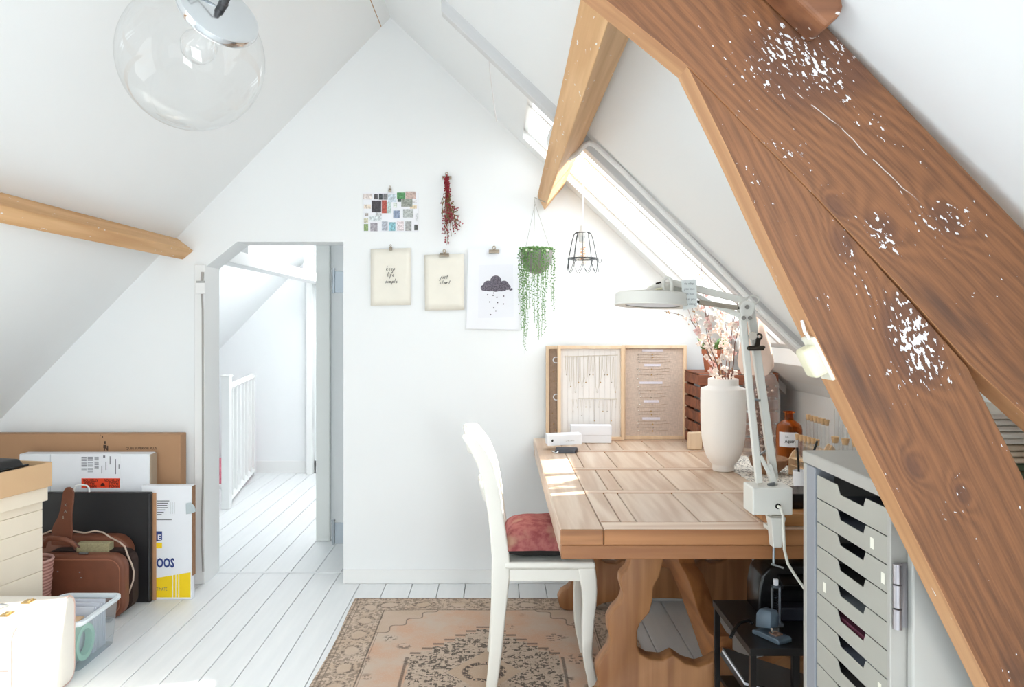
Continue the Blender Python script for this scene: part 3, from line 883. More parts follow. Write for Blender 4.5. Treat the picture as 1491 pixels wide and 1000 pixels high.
def red_velvet():
    t = NT('faded_red_patterned_fabric')
    n = t.noise(scale=26.0, detail=5, rough=.65); w = t.noise(scale=9.0, detail=3)
    c = t.mix(t.step(n, .35, .65), lin((142, 74, 76)), lin((172, 108, 104)))
    c = t.mix(t.step(w, .52, .7), c, lin((178, 138, 118)))
    t.bump(t.noise(scale=160.0, detail=3), .3, .002)
    return t.fin(c, .9, spec=.2)
cu = thing('cushion', 'faded red patterned seat cushion with a black underside on the chair', 'cushion', (.17, 3.16, .48))
zs = czz(818.5)
x0, x1 = cx(731), cx(842)
pillow(B(), x0, x1, CY0 + .0, CY1 - .02, zs + .001, zs + .125, part=1).build('cover', red_velvet(), cu, smooth=True, ang=80)
pillow(B(), x0, x1, CY0 + .0, CY1 - .02, zs + .001, zs + .125, part=-1).build('underside', mat((38, 36, 34), .9, name='black_cotton'), cu, smooth=True, ang=80)

# ------------------------------------------------------------------ cabinet
CABX, CABX1, CABY0, CABY1, CABZ = .76, 1.19, 1.535, 1.975, 1.072
GREYP = mat((178, 177, 168), .45, var=.04, vs=7, name='grey_enamel_front')
GREYD = mat((150, 154, 162), .5, var=.04, vs=7, name='blue_grey_enamel')
GREYT = mat((184, 182, 176), .45, var=.07, vs=9, name='worn_grey_enamel')
cab = thing('filing_cabinet', 'grey metal cabinet with flat notched drawers standing before the table end', 'cabinet', ((CABX + CABX1) / 2, (CABY0 + CABY1) / 2, 0))
cbm = B()
cbm.box(CABX, CABX1, CABY1 - .018, CABY1, 0, CABZ - .03)                    # far side
cbm.box(CABX, CABX1, CABY0, CABY0 + .014, 0, CABZ - .03)                    # near side
cbm.box(CABX1 - .012, CABX1, CABY0 + .015, CABY1 - .019, 0, CABZ - .03)     # back
cbm.box(CABX + .01, CABX1 - .013, CABY0 + .015, CABY1 - .019, 0, .05)       # bottom
cbm.build('body', GREYT, cab, bev=.002, seg=1)
B().box(CABX - .002, CABX1 + .002, CABY0 - .002, CABY1 + .002, CABZ - .0295, CABZ).build('top', GREYT, cab, bev=.004)
DF, DN = CABY1 - .073, CABY0 + .022                     # drawers run from DN to DF
B().box(CABX + .001, CABX + .05, DF + .004, CABY1 - .019, .05, CABZ - .031).build('jamb', GREYD, cab, bev=.002, seg=1)
B().box(CABX + .03, CABX + .034, DF + .02, DF + .026, .35, .42).build('lock_slot', INK, cab)
pitch = .0566
slot_c = [(60, 60, 66), (88, 92, 104), (24, 22, 24), (70, 66, 66), (128, 134, 140), (98, 34, 58), (150, 158, 176), (64, 60, 60), (90, 90, 96)]
z = 1.024
y_n0, y_n1 = .765 * F / (1260 - CX), .765 * F / (1222 - CX)     # notch, near and far end
i = 0
while z - pitch > .055:
    zt, zb = z, z - pitch + .0022
    nd = .020
    poly = [(DN, zb), (DF, zb), (DF, zt), (y_n1 + .012, zt), (y_n1 - .004, zt - nd), (y_n0 + .010, zt - nd), (y_n0, zt), (DN, zt)]
    d = B().prism(poly, CABX + .005, CABX + .0075, axis='x').build('drawer', GREYP, cab, bev=.0008, seg=1)
    tray = B().box(CABX + .009, CABX1 - .03, DN + .002, DF - .002, zb + .002, zb + .0035)
    tray.build('drawer_tray', mat((92, 96, 106), .5, name='drawer_shade_grey'), d)
    cc = slot_c[i % len(slot_c)]
    if i not in (0, 2):
        B().box(CABX + .012, CABX1 - .05, DN + .02, DF - .02, zb + .004, zb + .016 + .012 * (i % 3)).build('contents', mat(cc, .8, var=.2, vs=70), d)
    if i in (1, 2, 4, 6, 8, 11):
        yq = {1: .765 * F / (1270 - CX), 2: .765 * F / (1286 - CX), 4: .765 * F / (1201 - CX), 6: .765 * F / (1281 - CX), 8: .765 * F / (1287 - CX), 11: 1.7}[i]
        B().box(CABX + .0042, CABX + .0049, yq - .007, yq + .007, zt - .040, zt - .018).build('label_sticker', mat((242, 240, 226), .7, var=0, name='sticker_cream'), d)
    z -= pitch; i += 1
# folded back door with hinge
B().box(CABX + .03, CABX1 + .0, CABY0 - .026, CABY0 - .0035, .02, CABZ - .05).build('door', mat((190, 190, 185), .5, var=.03, vs=5, name='light_grey_door'), cab, bev=.004)
hg = B()
for za, zb_ in ((.80, .838), (.842, .885), (.888, .925)):
    hg.tube([(CABX + .008, CABY0 - .012, za), (CABX + .008, CABY0 - .012, zb_)], .0085, 12)
hg.box(CABX + .008, CABX + .034, CABY0 - .0055, CABY0 - .0035, .80, .925)
hg.build('hinge', mat((176, 172, 176), .3, .8, var=.05, name='worn_hinge'), cab, smooth=True)

# folded textiles on the cabinet
def folded(name, label, c, x0, x1, y0, y1, z0, z1, m=None):
    b = B(); n = max(2, int((z1 - z0) / .012))
    for q in range(n):
        za = z0 + (z1 - z0) * q / n; zb2 = z0 + (z1 - z0) * (q + 1) / n - .0008
        j = rnd.uniform(-.004, .004)
        b.box(x0 + j, x1 + j, y0 - j, y1 - j, za, zb2)
    return tag(b.build(name, mat(c, .95, var=.08, vs=30, bump=.3, bs=200), bev=.005, seg=2, smooth=True), label, 'cloth', 'folded cloths on the cabinet')
tx = (.965, 1.15, 1.60, 1.92)
folded('folded_cloth', 'dark green folded cloth at the bottom of the pile on the cabinet', (78, 92, 70), tx[0], tx[1], tx[2], tx[3], CABZ + .001, CABZ + .032)
folded('folded_cloth', 'beige folded cloth in the middle of the pile on the cabinet', (206, 188, 164), tx[0], tx[1], tx[2], tx[3], CABZ + .0325, CABZ + .070)
folded('folded_cloth', 'off-white folded cloth on top of the pile on the cabinet', (236, 230, 218), tx[0] + .01, tx[1] - .01, tx[2], tx[3], CABZ + .0705, CABZ + .135)

# ------------------------------------------------------------------ left corner: boxes, portfolio, suitcases
def flatbox(name, label, cat, x0, x1, y0, y1, z1, m, z0=.001):
    r = thing(name, label, cat, ((x0 + x1) / 2, (y0 + y1) / 2, 0))
    return r
# big brown carton
bc = thing('cardboard_box', 'large flat brown carton standing against the gable wall', 'box', (-2.1, 4.15, 0))
bx0, bx1, byf = -2.66, PX(263, 4.12), 4.12
bz = PZ(632, 4.12)
B().box(bx0, bx1, byf, 4.195, .001, bz).build('panel', CARD, bc, bev=.003)
B().box(PX(145.5, byf), PX(147, byf), byf - .0006, byf, .2, bz - .002).build('flap_edge', CARDEDGE, bc)
B().box(PX(146, byf), bx1 - .002, byf - .0035, byf - .0008, .2, bz - .006).build('flap', CARD, bc, bev=.001, seg=1)
tx_ = B()
text_bm(tx_, 'QUBE SUPERIOR PLUS', .018, (PX(183, byf - .004), byf - .004, PZ(654, byf)), sx=.92, bold=.0003)
text_bm(tx_, 'N', .03, (PX(151, byf - .004), byf - .004, PZ(655, byf)), bold=.002)
tx_.box(PX(149, byf), PX(150.5, byf), byf - .0042, byf - .0037, PZ(637, byf), PZ(634, byf))
tx_.box(PX(151, byf), PX(155.5, byf), byf - .0042, byf - .0037, PZ(652, byf), PZ(647.5, byf)).box(PX(152, byf), PX(154.5, byf), byf - .0042, byf - .0037, PZ(646, byf), PZ(642, byf))
tx_.box(PX(218, byf), PX(225.5, byf), byf - .0042, byf - .0037, PZ(673, byf), PZ(660, byf))
tx_.build('lettering', mat((78, 58, 46), .8, var=0, name='brown_print'), bc)
# white carton with labels
wc = thing('cardboard_box', 'flat white carton with barcode and red sticker behind the black portfolio', 'box', (-2.1, 4.03, 0))
d = 4.02
B().box(PX(28, d), PX(217.5, d), d, d + .075, .001, PZ(661, d)).build('panel', WHITE_CARD, wc, bev=.003)
B().box(PX(217.6, d), PX(219.5, d), d + .004, d + .075, .001, PZ(662, d)).build('raw_edge', mat((176, 158, 138), .9, name='raw_board_edge'), wc)
B().box(PX(73, d), PX(74, d), d - .0008, d, .4, PZ(661.5, d)).build('fold_line', mat((204, 208, 214), .7, var=0, name='fold_grey'), wc)
B().box(PX(116, d), PX(175.5, d), d - .002, d - .0003, PZ(712, d), PZ(660.5, d)).build('shipping_label', PAPER, wc)
q = B()
def hbars(b, xa, xb, ya, yb, n, dd):
    hh = (yb - ya) / n
    for i in range(n):
        if i % 5 == 4: continue
        b.box(PX(xa, dd), PX(xb, dd), dd - .0028, dd - .0022, PZ(ya + hh * (i + .35 + .3 * rnd.random()), dd), PZ(ya + hh * i, dd))
GREYPRINT = mat((118, 120, 128), .8, var=0, name='grey_print')
for ar in ((119, 126.5, 665, 685, 12), (128, 135.5, 665, 688, 14), (138, 144, 665, 683, 13)):
    q = B(); hbars(q, *ar, d); q.build('barcode', GREYPRINT, wc)
q = B()
q.box(PX(150.5, d), PX(153.5, d), d - .0028, d - .0022, PZ(666, d), PZ(663, d))
for xx, ya, yb in ((154, 672, 684), (148, 678, 689), (160, 664, 676), (168, 668, 690), (173, 676, 682)):
    q.box(PX(xx, d), PX(xx + 1.2, d), d - .0028, d - .0022, PZ(yb, d), PZ(ya, d))
q.build('label_print', GREYPRINT, wc)
B().box(PX(119, d), PX(175, d), d - .003, d - .0022, PZ(710, d), PZ(696, d)).build('warning_sticker', mat((240, 72, 28), .6, var=.02, name='orange_red_sticker'), wc)
q = B()
ux, uz = Vector((-1, 0, 0)), Vector((0, 0, -1))
for xx, yy, s_ in ((143.5, 697, 'ATTENTION'), (138, 701.5, 'FRAGILE'), (141, 706, 'HANDLE'), (174, 697, 'ATTENTION'), (173, 701.5, 'FRAGILE'), (174, 706, 'HANDLE')):
    text_bm(q, s_, .019, (PX(xx, d), d - .0036, PZ(yy, d)), ux=ux, uz=uz, sx=.72, bold=.0004)
pts = [(PX(150, d) + .011 * math.cos(a) , PZ(707.5, d) + .017 * max(0, math.sin(a))) for a in [PI * k / 8 for k in range(9)]]
q.prism(pts, d - .0038, d - .0032)
q.build('sticker_print', mat((70, 24, 14), .8, var=0, name='dark_red_print'), wc)
# moving box
mv = thing('moving_box', 'flattened white and yellow moving box with blue letters beside the doorway', 'box', (-1.68, 3.98, 0))
d = 3.965
x0, x1 = PX(206, d), PX(279, d)
zt = PZ(707, d)
B().box(x0, x1, d, d + .04, .001, zt).build('panel', WHITE_CARD, mv, bev=.002)
B().box(x1 + .0005, x1 + .006, d + .006, d + .036, .12, zt - .004).build('raw_edge', CARDEDGE, mv)
YEL = mat((250, 214, 16), .6, var=.02, name='yellow_print'); BLU = mat((40, 62, 128), .7, var=.02, name='blue_print')
pl = [(x0, PZ(868.6, d)), (x1 - .007, PZ(868.6, d)), (x1 - .007, PZ(833, d)), (x0, PZ(846, d))]
for xa, xb in ((206, 251), (252.2, 255.5), (256.7, 259.5), (261, 277.5)):
    pl = [(PX(xa, d), PZ(869.5, d)), (PX(xb, d), PZ(869.5, d)), (PX(xb, d), PZ(833 + (277 - xb) * .17, d)), (PX(xa, d), PZ(833 + (277 - xa) * .17, d))]
    B().prism(pl, d - .0014, d - .0002).build('yellow_stripe', YEL, mv)
B().box(PX(222, d), PX(236, d), d - .0014, d - .0002, PZ(798, d), PZ(790, d)).build('yellow_patch', YEL, mv)
B().prism([(PX(222, d), PZ(789, d)), (PX(229, d), PZ(788, d)), (PX(236, d), PZ(786, d)), (PX(236, d), PZ(773.5, d)), (PX(222, d), PZ(773.5, d))], d - .0014, d - .0002).build('blue_patch', BLU, mv)
q = B(); text_bm(q, 'OOS', .064, (PX(228, d), d - .0016, PZ(825.5, d)), sx=.66, bold=.0022)
q.build('lettering', BLU, mv)
q = B(); text_bm(q, 'E', .036, (PX(229.5, d), d - .002, PZ(785.5, d)), bold=.001); q.build('white_letter', PAPER, mv)
q = B(); text_bm(q, 'ULTIMATE', .022, (PX(222.5, d), d - .0018, PZ(859.5, d)), sx=.72)
for k, wdt in enumerate((18, 16, 15, 16, 12, 10, 7)):
    yy = 728.5 + k * 3.3
    q.box(PX(228.5, d), PX(228.5 + wdt, d), d - .0012, d - .0004, PZ(yy + 1.1, d), PZ(yy, d))
for k in range(3): q.box(PX(247.5 + 3 * k, d), PX(248.1 + 3 * k, d), d - .0012, d - .0004, PZ(748, d), PZ(731, d))
q.box(PX(228, d), PX(250, d), d - .0012, d - .0004, PZ(757, d), PZ(756, d))
q.build('small_print', mat((96, 98, 104), .8, var=0, name='pale_print'), mv)
B().prism([(PX(272, d), PZ(748, d)), (PX(282, d), PZ(746, d)), (PX(286, d), PZ(744, d)), (PX(284, d), PZ(737, d)), (PX(279, d), PZ(731, d)), (PX(271.5, d), PZ(732, d))], d - .012, d - .0015).build('tape', mat((188, 200, 204), .35, var=.04, name='grey_tape'), mv, bev=.003)
# black portfolio with a hardboard behind it
bp = thing('portfolio_case', 'large black portfolio case leaning in front of the white carton', 'portfolio', (-2.0, 3.93, 0))
d = 3.925
B().box(PX(30, d), PX(219, d), d, d + .028, .001, PZ(717, d)).build('panel', BLACK, bp, bev=.005, seg=3)
B().tube([P(217, 719, d - .001), P(217, 875, d - .001)], .006, 8).build('spine', BLACK, bp)
hd = [P(108, 717.5, d + .015), P(108, 712, d + .012), P(110, 707.5, d + .012), P(114, 706, d + .012), P(122, 706, d + .012), P(126.5, 707, d + .012), P(129.5, 710, d + .012), P(130, 717.5, d + .015)]
B().tube(hd, .0042, 8).build('handle', WHITE_TRIM, bp, smooth=True, label='pale metal handle')
tag(B().box(PX(206, 3.957), PX(227, 3.957), 3.954, 3.963, .001, PZ(717.5, 3.957)).build('hardboard_sheet', mat((196, 148, 110), .8, var=.06, name='tan_hardboard'), bev=.001), 'thin tan hardboard sheet between the black portfolio and the moving box', 'board')
# leather suitcase, slightly open
sc_ = thing('leather_suitcase', 'old brown leather suitcase standing slightly open before the black portfolio', 'suitcase', (-2.05, 3.8, 0))
def rrect(x0, x1, z0, z1, r, n=6):
    o = []
    for (cx_, cz_, a0) in ((x1 - r, z1 - r, 0), (x0 + r, z1 - r, PI / 2), (x0 + r, z0 + r, PI), (x1 - r, z0 + r, 1.5 * PI)):
        for k in range(n + 1):
            a = a0 + PI / 2 * k / n
            o.append((cx_ + r * math.cos(a), cz_ + r * math.sin(a)))
    return o
df, db = 3.70, 3.80
fx0, fx1 = PX(40, df), PX(181, df)
B().prism(rrect(fx0, fx1, .002, PZ(808, df), .07), df, df + .06).build('front_shell', LEATHER, sc_, bev=.014, seg=3, smooth=True, ang=60)
bx0_, bx1_ = PX(43, db + .1), PX(196, db + .1)
B().prism(rrect(bx0_, bx1_, .002, PZ(776, db + .1), .085), db + .035, db + .115).build('back_shell', LEATHER, sc_, bev=.014, seg=3, smooth=True, ang=60)
B().prism(rrect(fx0 + .03, fx1 + .005, .01, PZ(801, 3.78), .06), df + .075, db + .0345).build('inside', mat((48, 30, 24), .9, name='suitcase_dark_lining'), sc_)
rr_ = [Vector((x, df - .0012, z)) for x, z in rrect(fx0 + .02, fx1 - .022, .02, PZ(808, df) - .022, .055)]
B().tube(rr_, .0022, 5, closed=True).build('stitching', mat((158, 104, 78), .6, var=0, name='stitch_brown'), sc_)
zz_ = [(45, 787), (62, 778), (76, 772), (90, 771), (106, 773), (124, 776), (138, 773), (150, 775), (162, 783), (174, 789), (182, 796), (186, 808), (192, 822), (195, 832), (194, 845), (188, 862), (182, 876), (176, 882)]
B().tube([P(x, y, 3.7655 if y > 786 else 3.83) for x, y in zz_], .0042, 6).build('zip_edge', mat((196, 176, 160), .6, var=.05, name='pale_zip'), sc_, smooth=True)
B().box(PX(112, 3.78), PX(160, 3.78), 3.772, 3.822, PZ(806, 3.78), PZ(790.5, 3.78)).build('wicker_lining', mat((190, 180, 140), .8, var=.3, vs=160, name='woven_straw'), sc_, bev=.004)
hp = [P(64, 797, df), P(65, 788, df - .012), P(72, 783, df - .02), P(92, 785, df - .02), P(104, 789, df - .016), P(112, 796, df - .004)]
B().tube(hp, [.008, .011, .013, .013, .011, .008], 10).build('handle', LEATHER, sc_, smooth=True)
B().tube([P(100, 787, df - .02), P(110, 790, df - .01), P(116, 797, df - .004)], .004, 6).tube([P(103, 786, df - .02), P(106, 795, df - .008), P(110, 800, df - .003)], .004, 6).build('handle_ring', LEATHER_D, sc_)
B().box(PX(113, df), PX(126, df), df + .006, df + .02, PZ(808, df), PZ(805.5, df)).build('lock', STEEL, sc_, bev=.002)
for (xx, yy) in ((84, 832), (118, 841), (116, 833)):
    B().ell(P(xx, yy, df - .001), (.004, .0015, .003), 8, 4).build('rivet', STEEL, sc_)
# leather strap standing up behind the handle
sp_ = thing('leather_strap', 'wide brown leather strap with silver initials sticking up from the suitcase', 'strap', P(92, 795, 3.75))
d = 3.768
prof = [(76, 792), (77, 772), (79, 764), (86, 752), (90, 738), (92, 722), (94, 714), (98, 709), (103, 708.5), (107, 711), (109, 717), (108, 732), (106, 748), (106, 758), (107, 772), (105, 788), (103, 794)]
B().prism([(PX(x, d), PZ(y, d)) for x, y in prof], d - .012, d).build('strap', LEATHER, sp_, bev=.003, seg=2)
q = B()
for s_, xx, yy in (('K', 96, 736), ('A', 95.5, 745), ('S', 92.5, 754)):
    text_bm(q, s_, .018, (PX(xx, d), d - .0128, PZ(yy, d)), bold=.0006)
q.build('initials', CHROME, sp_)
# woven basket
bk = thing('woven_basket', 'small pink brown woven basket between the trays and the suitcase', 'basket', (-2.17, 3.56, 0))
bkc = (-2.128, 3.592, 0)
def wov(nm): 
    t = NT(nm); z_ = t.sep()[2]
    s_ = t.math('MULTIPLY_ADD', t.math('SINE', t.math('MULTIPLY', z_, 420.0)), .5, .5)
    return t.fin(t.mix(s_, lin((206, 158, 146)), lin((150, 102, 92))), .85)
rim = PZ(822, 3.52)
prof = [(0.0, .002), (.066, .002)]
for k in range(1, 17):
    zk = .002 + (rim - .002) * k / 16
    prof += [(.066 + .022 * k / 16 + (.003 if k % 2 else 0), zk)]
prof += [(.083, rim), (.062, .012), (0, .012)]
B().lathe(prof, bkc, 28).build('body', wov('pink_weave'), bk, smooth=True, ang=60)
B().tube([Vector((bkc[0] + .087 * math.cos(a), bkc[1] + .087 * math.sin(a), rim)) for a in [2 * PI * k / 28 for k in range(28)]], .006, 6, closed=True).build('rim', mat((206, 164, 154), .8, name='basket_rim'), bk, smooth=True)
# stack of shallow wooden trays
sa = math.radians(-13.5)
corner = Vector((PX(62, 3.44), 3.44, 0))
srot = Matrix.Translation(corner) @ Matrix.Rotation(sa, 4, 'Z')
ys = [(868, 826), (826, 779), (779, 748), (748, 727), (726, 706)]
edges_px = [865, 830, 796, 767, 741, 727.5, 706.5, 671]
zts = [PZ(v, 3.44) for v in edges_px]
shifts = [.0, .006, -.004, -.006, -.010, .030, .052]
zc = .002
labs = ['lowest', 'second lowest', 'third lowest', 'middle', 'third highest', 'second highest']
levels = [.002, .095] + zts[1:]
levels = [zts[k] for k in range(len(zts))]
prev = .002
order = []
# three trays hidden below keep the pile standing on the floor
zz = [.002, .065, .12] + zts[1:]
for k in range(len(zz) - 1):
    za, zb = zz[k], zz[k + 1] - .0015
    n = len(zz) - 1
    topmost = k == n - 1
    sh = [.0, .004, .0, .003, -.004, -.006, .028, .050][min(k, 7)] if n == 8 else 0
    if k == n - 1: sh = .050
    elif k == n - 2: sh = .028
    tn = ['lowest tray of the cream stack, down behind the cream case', 'second tray from the floor in the cream stack', 'third tray from the floor in the cream stack', 'fourth tray from the floor in the cream stack', 'fifth tray from the floor in the cream stack', 'sixth tray from the floor in the cream stack', 'seventh tray from the floor in the cream stack', 'narrow jutting tray just below the tan top tray'][k] if not topmost else 'open tan tray on top of the cream tray stack'
    t_ = thing('wooden_tray', tn, 'tray', srot @ Vector((-.15, -.2, za)), sa, 'trays stacked at the left edge')
    X0, X1, Y0, Y1 = -.33 + sh, sh, -.38, .0
    m_ = TAN_CARD if topmost else CREAM_WOOD
    th = .009
    fr_ = B()
    fr_.box(X1 - th, X1, Y0, Y1, za, zb, srot); fr_.box(X0, X0 + th, Y0, Y1, za, zb, srot)
    fr_.box(X0 + th, X1 - th, Y0, Y0 + th, za, zb, srot); fr_.box(X0 + th, X1 - th, Y1 - th, Y1, za, zb, srot)
    fr_.build('frame', m_, t_, bev=.0015, seg=1)
    B().box(X0 + th, X1 - th, Y0 + th, Y1 - th, za + .001, za + .006, srot).build('bottom', m_, t_)
ztop = zz[-1]
pc = thing('black_pouch', 'black leather pouch lying in the top tan tray', 'pouch', P(15, 676, 3.3))
pz = zz[-2] + .0065
pm = srot
B().loft([[pm @ Vector((x, y, pz)) for x, y in ((-.26, -.32), (-.02, -.32), (-.02, -.08), (-.26, -.08))],
          [pm @ Vector((x, y, pz + .085)) for x, y in ((-.265, -.325), (-.012, -.325), (-.012, -.07), (-.265, -.07))],
          [pm @ Vector((x, y, pz + .125)) for x, y in ((-.26, -.31), (-.04, -.31), (-.03, -.09), (-.26, -.09))]]).build('body', BLACK, pc, bev=.012, seg=3, smooth=True)
B().tube([pm @ Vector((-.011, -.32, pz + .095)), pm @ Vector((-.008, -.07, pz + .095))], .005, 6).build('seam', GLOSSBLACK, pc)

# plastic bin with craft things
BINP = glass('frosted_plastic', tint=(.93, .96, .98), refl=.3, base=.04, rough=.15, dif=.17, difcol=(.86, .91, .94))
bn = thing('plastic_bin', 'translucent plastic bin with a tape roll and papers behind the cream case', 'bin', (-1.78, 3.28, 0))
x0, x1, y0, y1, zr_ = -1.905, -1.655, 3.12, 3.46, PZ(866, 3.44)
def rr2(x0, x1, y0, y1, r, z, n=5):
    return [(x, y, z) for x, y in rrect(x0, x1, y0, y1, r, n)]
B().loft([rr2(x0 + .02, x1 - .02, y0 + .02, y1 - .02, .03, .002), rr2(x0 + .018, x1 - .018, y0 + .018, y1 - .018, .03, .006), rr2(x0 + .004, x1 - .004, y0 + .004, y1 - .004, .03, zr_ - .012)], cap=False).build('wall', BINP, bn, smooth=True, ang=60)
B().prism([(p[0], p[1]) for p in rr2(x0 + .02, x1 - .02, y0 + .02, y1 - .02, .03, 0)], .002, .004, axis='z').build('base', BINP, bn)
B().loft([rr2(x0, x1, y0, y1, .034, zr_ - .02), rr2(x0 - .008, x1 + .008, y0 - .008, y1 + .008, .04, zr_ - .012), rr2(x0 - .008, x1 + .008, y0 - .008, y1 + .008, .04, zr_), rr2(x0 + .006, x1 - .006, y0 + .006, y1 - .006, .03, zr_ + .001), rr2(x0 + .006, x1 - .006, y0 + .006, y1 - .006, .03, zr_ - .014)], cap=False, closed=True).build('rim', mat((228, 236, 242), .35, var=.01, name='bin_rim_plastic'), bn, smooth=True, ang=60)
rt = B(); a_ = []
for k in range(24):
    an = 2 * PI * k / 24
    a_.append((math.cos(an), math.sin(an)))
for k in range(24):
    pass
TAPEC = (-1.683, 3.215, .093)
rt.loft([[(TAPEC[0] - dx, TAPEC[1] + rr * c_, TAPEC[2] + rr * s_) for rr, dx in ((.072, 0), (.072, .03), (.052, .03), (.052, 0))] for c_, s_ in a_], closed=True)
tag(rt.build('tape_roll', mat((158, 206, 186), .5, var=.02, name='mint_tape'), smooth=True), 'mint green roll of tape standing inside the plastic bin', 'tape')
pp = B()
for k in range(7): pp.box(-1.88 + .004 * k, -1.70, 3.31 + .016 * k, 3.314 + .016 * k, .006, .20 - .006 * (k % 3))
tag(pp.build('paper_sheets', mat((214, 218, 228), .7, var=.04, name='bluish_paper')), 'pale upright paper sheets filed at the back of the plastic bin', 'paper')
tag(B().box(-1.80, -1.75, 3.18, 3.26, .20, .212, None).build('blue_card', mat((86, 100, 128), .7, name='slate_card')) if False else B().box(-1.86, -1.72, 3.15, 3.30, .006, .165).build('craft_box', mat((176, 184, 196), .7, var=.05, name='grey_blue_card'), bev=.003), 'grey blue card box inside the plastic bin under its rim', 'box')
tag(B().box(-1.83, -1.77, 3.2, 3.27, .1655, .172).build('blue_card', mat((86, 100, 128), .7, var=.04, name='slate_card')), 'small dark slate card on the box in the plastic bin', 'card')
tag(B().box(-1.765, -1.725, 3.22, 3.285, .1655, .170).build('peach_card', mat((232, 196, 160), .7, var=.04, name='peach_card_paper')), 'small peach card on the box in the plastic bin', 'card')
# latch-like dark clip on the floor by the suitcase
tag(B().box(PX(172, 3.8), PX(181, 3.8), 3.66, 3.69, .001, .018).build('metal_clasp', mat((90, 92, 94), .4, .5, name='dark_clip'), bev=.004), 'small dark metal clasp on the floor beside the suitcase', 'clasp')

# cream vinyl case in the foreground
ccs = thing('vinyl_case', 'cream vinyl travel case with pink piping and brass clasps in the lower left corner', 'suitcase', (-1.86, 2.9, 0))
cx0, cx1, cy0, cy1, cz1 = -2.05, -1.66, 2.70, 3.09, PZ(863, 3.09)
B().prism(rrect(cy0, cy1, .002, cz1, .045), cx0, cx1, axis='x').build('body', CREAMCASE, ccs, bev=.008, seg=3, smooth=True, ang=60)
PIPE = mat((214, 182, 170), .5, var=.02, name='pink_piping')
B().tube([Vector((cx1 - .004, y, z)) for y, z in rrect(cy0 - .001, cy1 + .001, .004, cz1 + .001, .046, 8)], .0042, 6, closed=True).build('piping', PIPE, ccs, smooth=True)
B().tube([Vector((x, cy0 + .0, .2)) for x in (cx0 + .01, cx1 - .02)], .003, 6).build('seam', PIPE, ccs)
for yq in (2.86, 2.99):
    q = B().box(-1.80, -1.765, yq - .022, yq + .022, cz1 + .0005, cz1 + .004)
    q.tube([(-1.775, yq - .018, cz1 + .006), (-1.775, yq + .018, cz1 + .006)], .004, 6)
    q.build('clasp', mat((200, 172, 120), .3, .9, var=.03, name='brass'), ccs, bev=.001, seg=1)
B().tube([Vector((-1.83 - .05 * math.sin(PI * k / 10) * 0, 2.80 + .14 * k / 10, cz1 + .004 + .022 * math.sin(PI * k / 10))) for k in range(11)], .005, 8).build('handle', STEEL, ccs, smooth=True)

# ------------------------------------------------------------------ things on the gable wall
YP = YW - .004
CLIPM = BRASSY
def bulldog(name, label, x, y, d, w=14, m=CLIPM, s=1.0, loops=1):
    c_ = thing(name, label, 'clip', P(x, y, d), group='clips holding things on the gable wall')
    ww = w * d / F * s
    X, Z = PX(x, d), PZ(y, d)
    B().prism([(d - .010, Z - .004), (d - .001, Z - .009), (d + .002, Z - .009), (d + .002, Z + .010), (d - .002, Z + .010)], X - ww / 2, X + ww / 2, axis='x').tube([(X - ww / 2, d - .006, Z - .006), (X + ww / 2, d - .006, Z - .006)], .004, 8).build('jaw', m, c_, bev=.001, seg=1)
    r_ = .0075 * s
    pts = [Vector((X + r_ * .9 * math.cos(a), d - .004, Z + .012 + r_ + r_ * 1.2 * math.sin(a))) for a in [2 * PI * k / 12 for k in range(12)]]
    B().tube(pts, .0028 * s, 6, closed=True).build('wire_handle', m, c_)
    return c_
# photo collage
pg = thing('photo_collage', 'white poster collage of small photographs at the left of the wall display', 'poster', P(569, 308, YP))
d = YP
x0, x1, z0, z1 = PX(529, d), PX(609.5, d), PZ(337, d), PZ(280, d)
B().box(x0, x1, d, d + .0025, z0, z1).build('sheet', PAPER, pg)
ph = [((334 / 11.11), 250, 385, 335, (70, 68, 70)), (0, 0, 0, 0, 0)]
boxes = [(330, 250, 390, 335, (82, 80, 82)), (408, 245, 468, 340, (66, 72, 76)), (480, 245, 550, 340, (120, 118, 120)), (290, 355, 445, 545, (66, 62, 68)), (455, 350, 535, 560, (186, 84, 70)), (536, 380, 610, 560, (196, 216, 212)),
         (700, 225, 835, 330, (86, 150, 96)), (840, 210, 1005, 325, (206, 180, 172)), (710, 330, 770, 375, (76, 92, 82)), (770, 330, 950, 455, (150, 156, 146)), (150, 245, 300, 335, (240, 226, 222)), (165, 420, 280, 485, (240, 222, 206)),
         (640, 515, 745, 640, (150, 164, 190)), (800, 495, 965, 630, (186, 192, 190)), (950, 345, 1020, 400, (230, 230, 232)), (910, 430, 1020, 485, (238, 216, 184)), (165, 735, 235, 845, (140, 166, 110)), (270, 715, 385, 850, (176, 172, 180)),
         (455, 690, 550, 840, (188, 194, 206)), (568, 705, 675, 845, (140, 194, 206)), (700, 690, 810, 840, (238, 224, 228)), (835, 690, 935, 845, (170, 172, 172)), (980, 745, 1035, 835, (90, 94, 92)), (180, 560, 235, 605, (168, 160, 156)),
         (165, 640, 235, 720, (222, 220, 196)), (555, 250, 690, 380, (206, 220, 230)), (640, 390, 700, 470, (226, 234, 226)), (250, 610, 450, 690, (224, 232, 238)), (355, 545, 450, 600, (216, 220, 224)), (1000, 560, 1040, 690, (226, 230, 234))]
def photo_mat(c, i):
    t = NT('print_%d' % i)
    n = t.noise(scale=90.0 + 3 * (i % 7), detail=3, rough=.6)
    off = t.math('MULTIPLY', 1.0, 1.0)
    a = lin(tuple(max(0, v * .78) for v in c)); b_ = lin(tuple(min(250, v + 16) for v in c))
    return t.fin(t.mix(t.step(n, .3, .7), a, b_), .6)
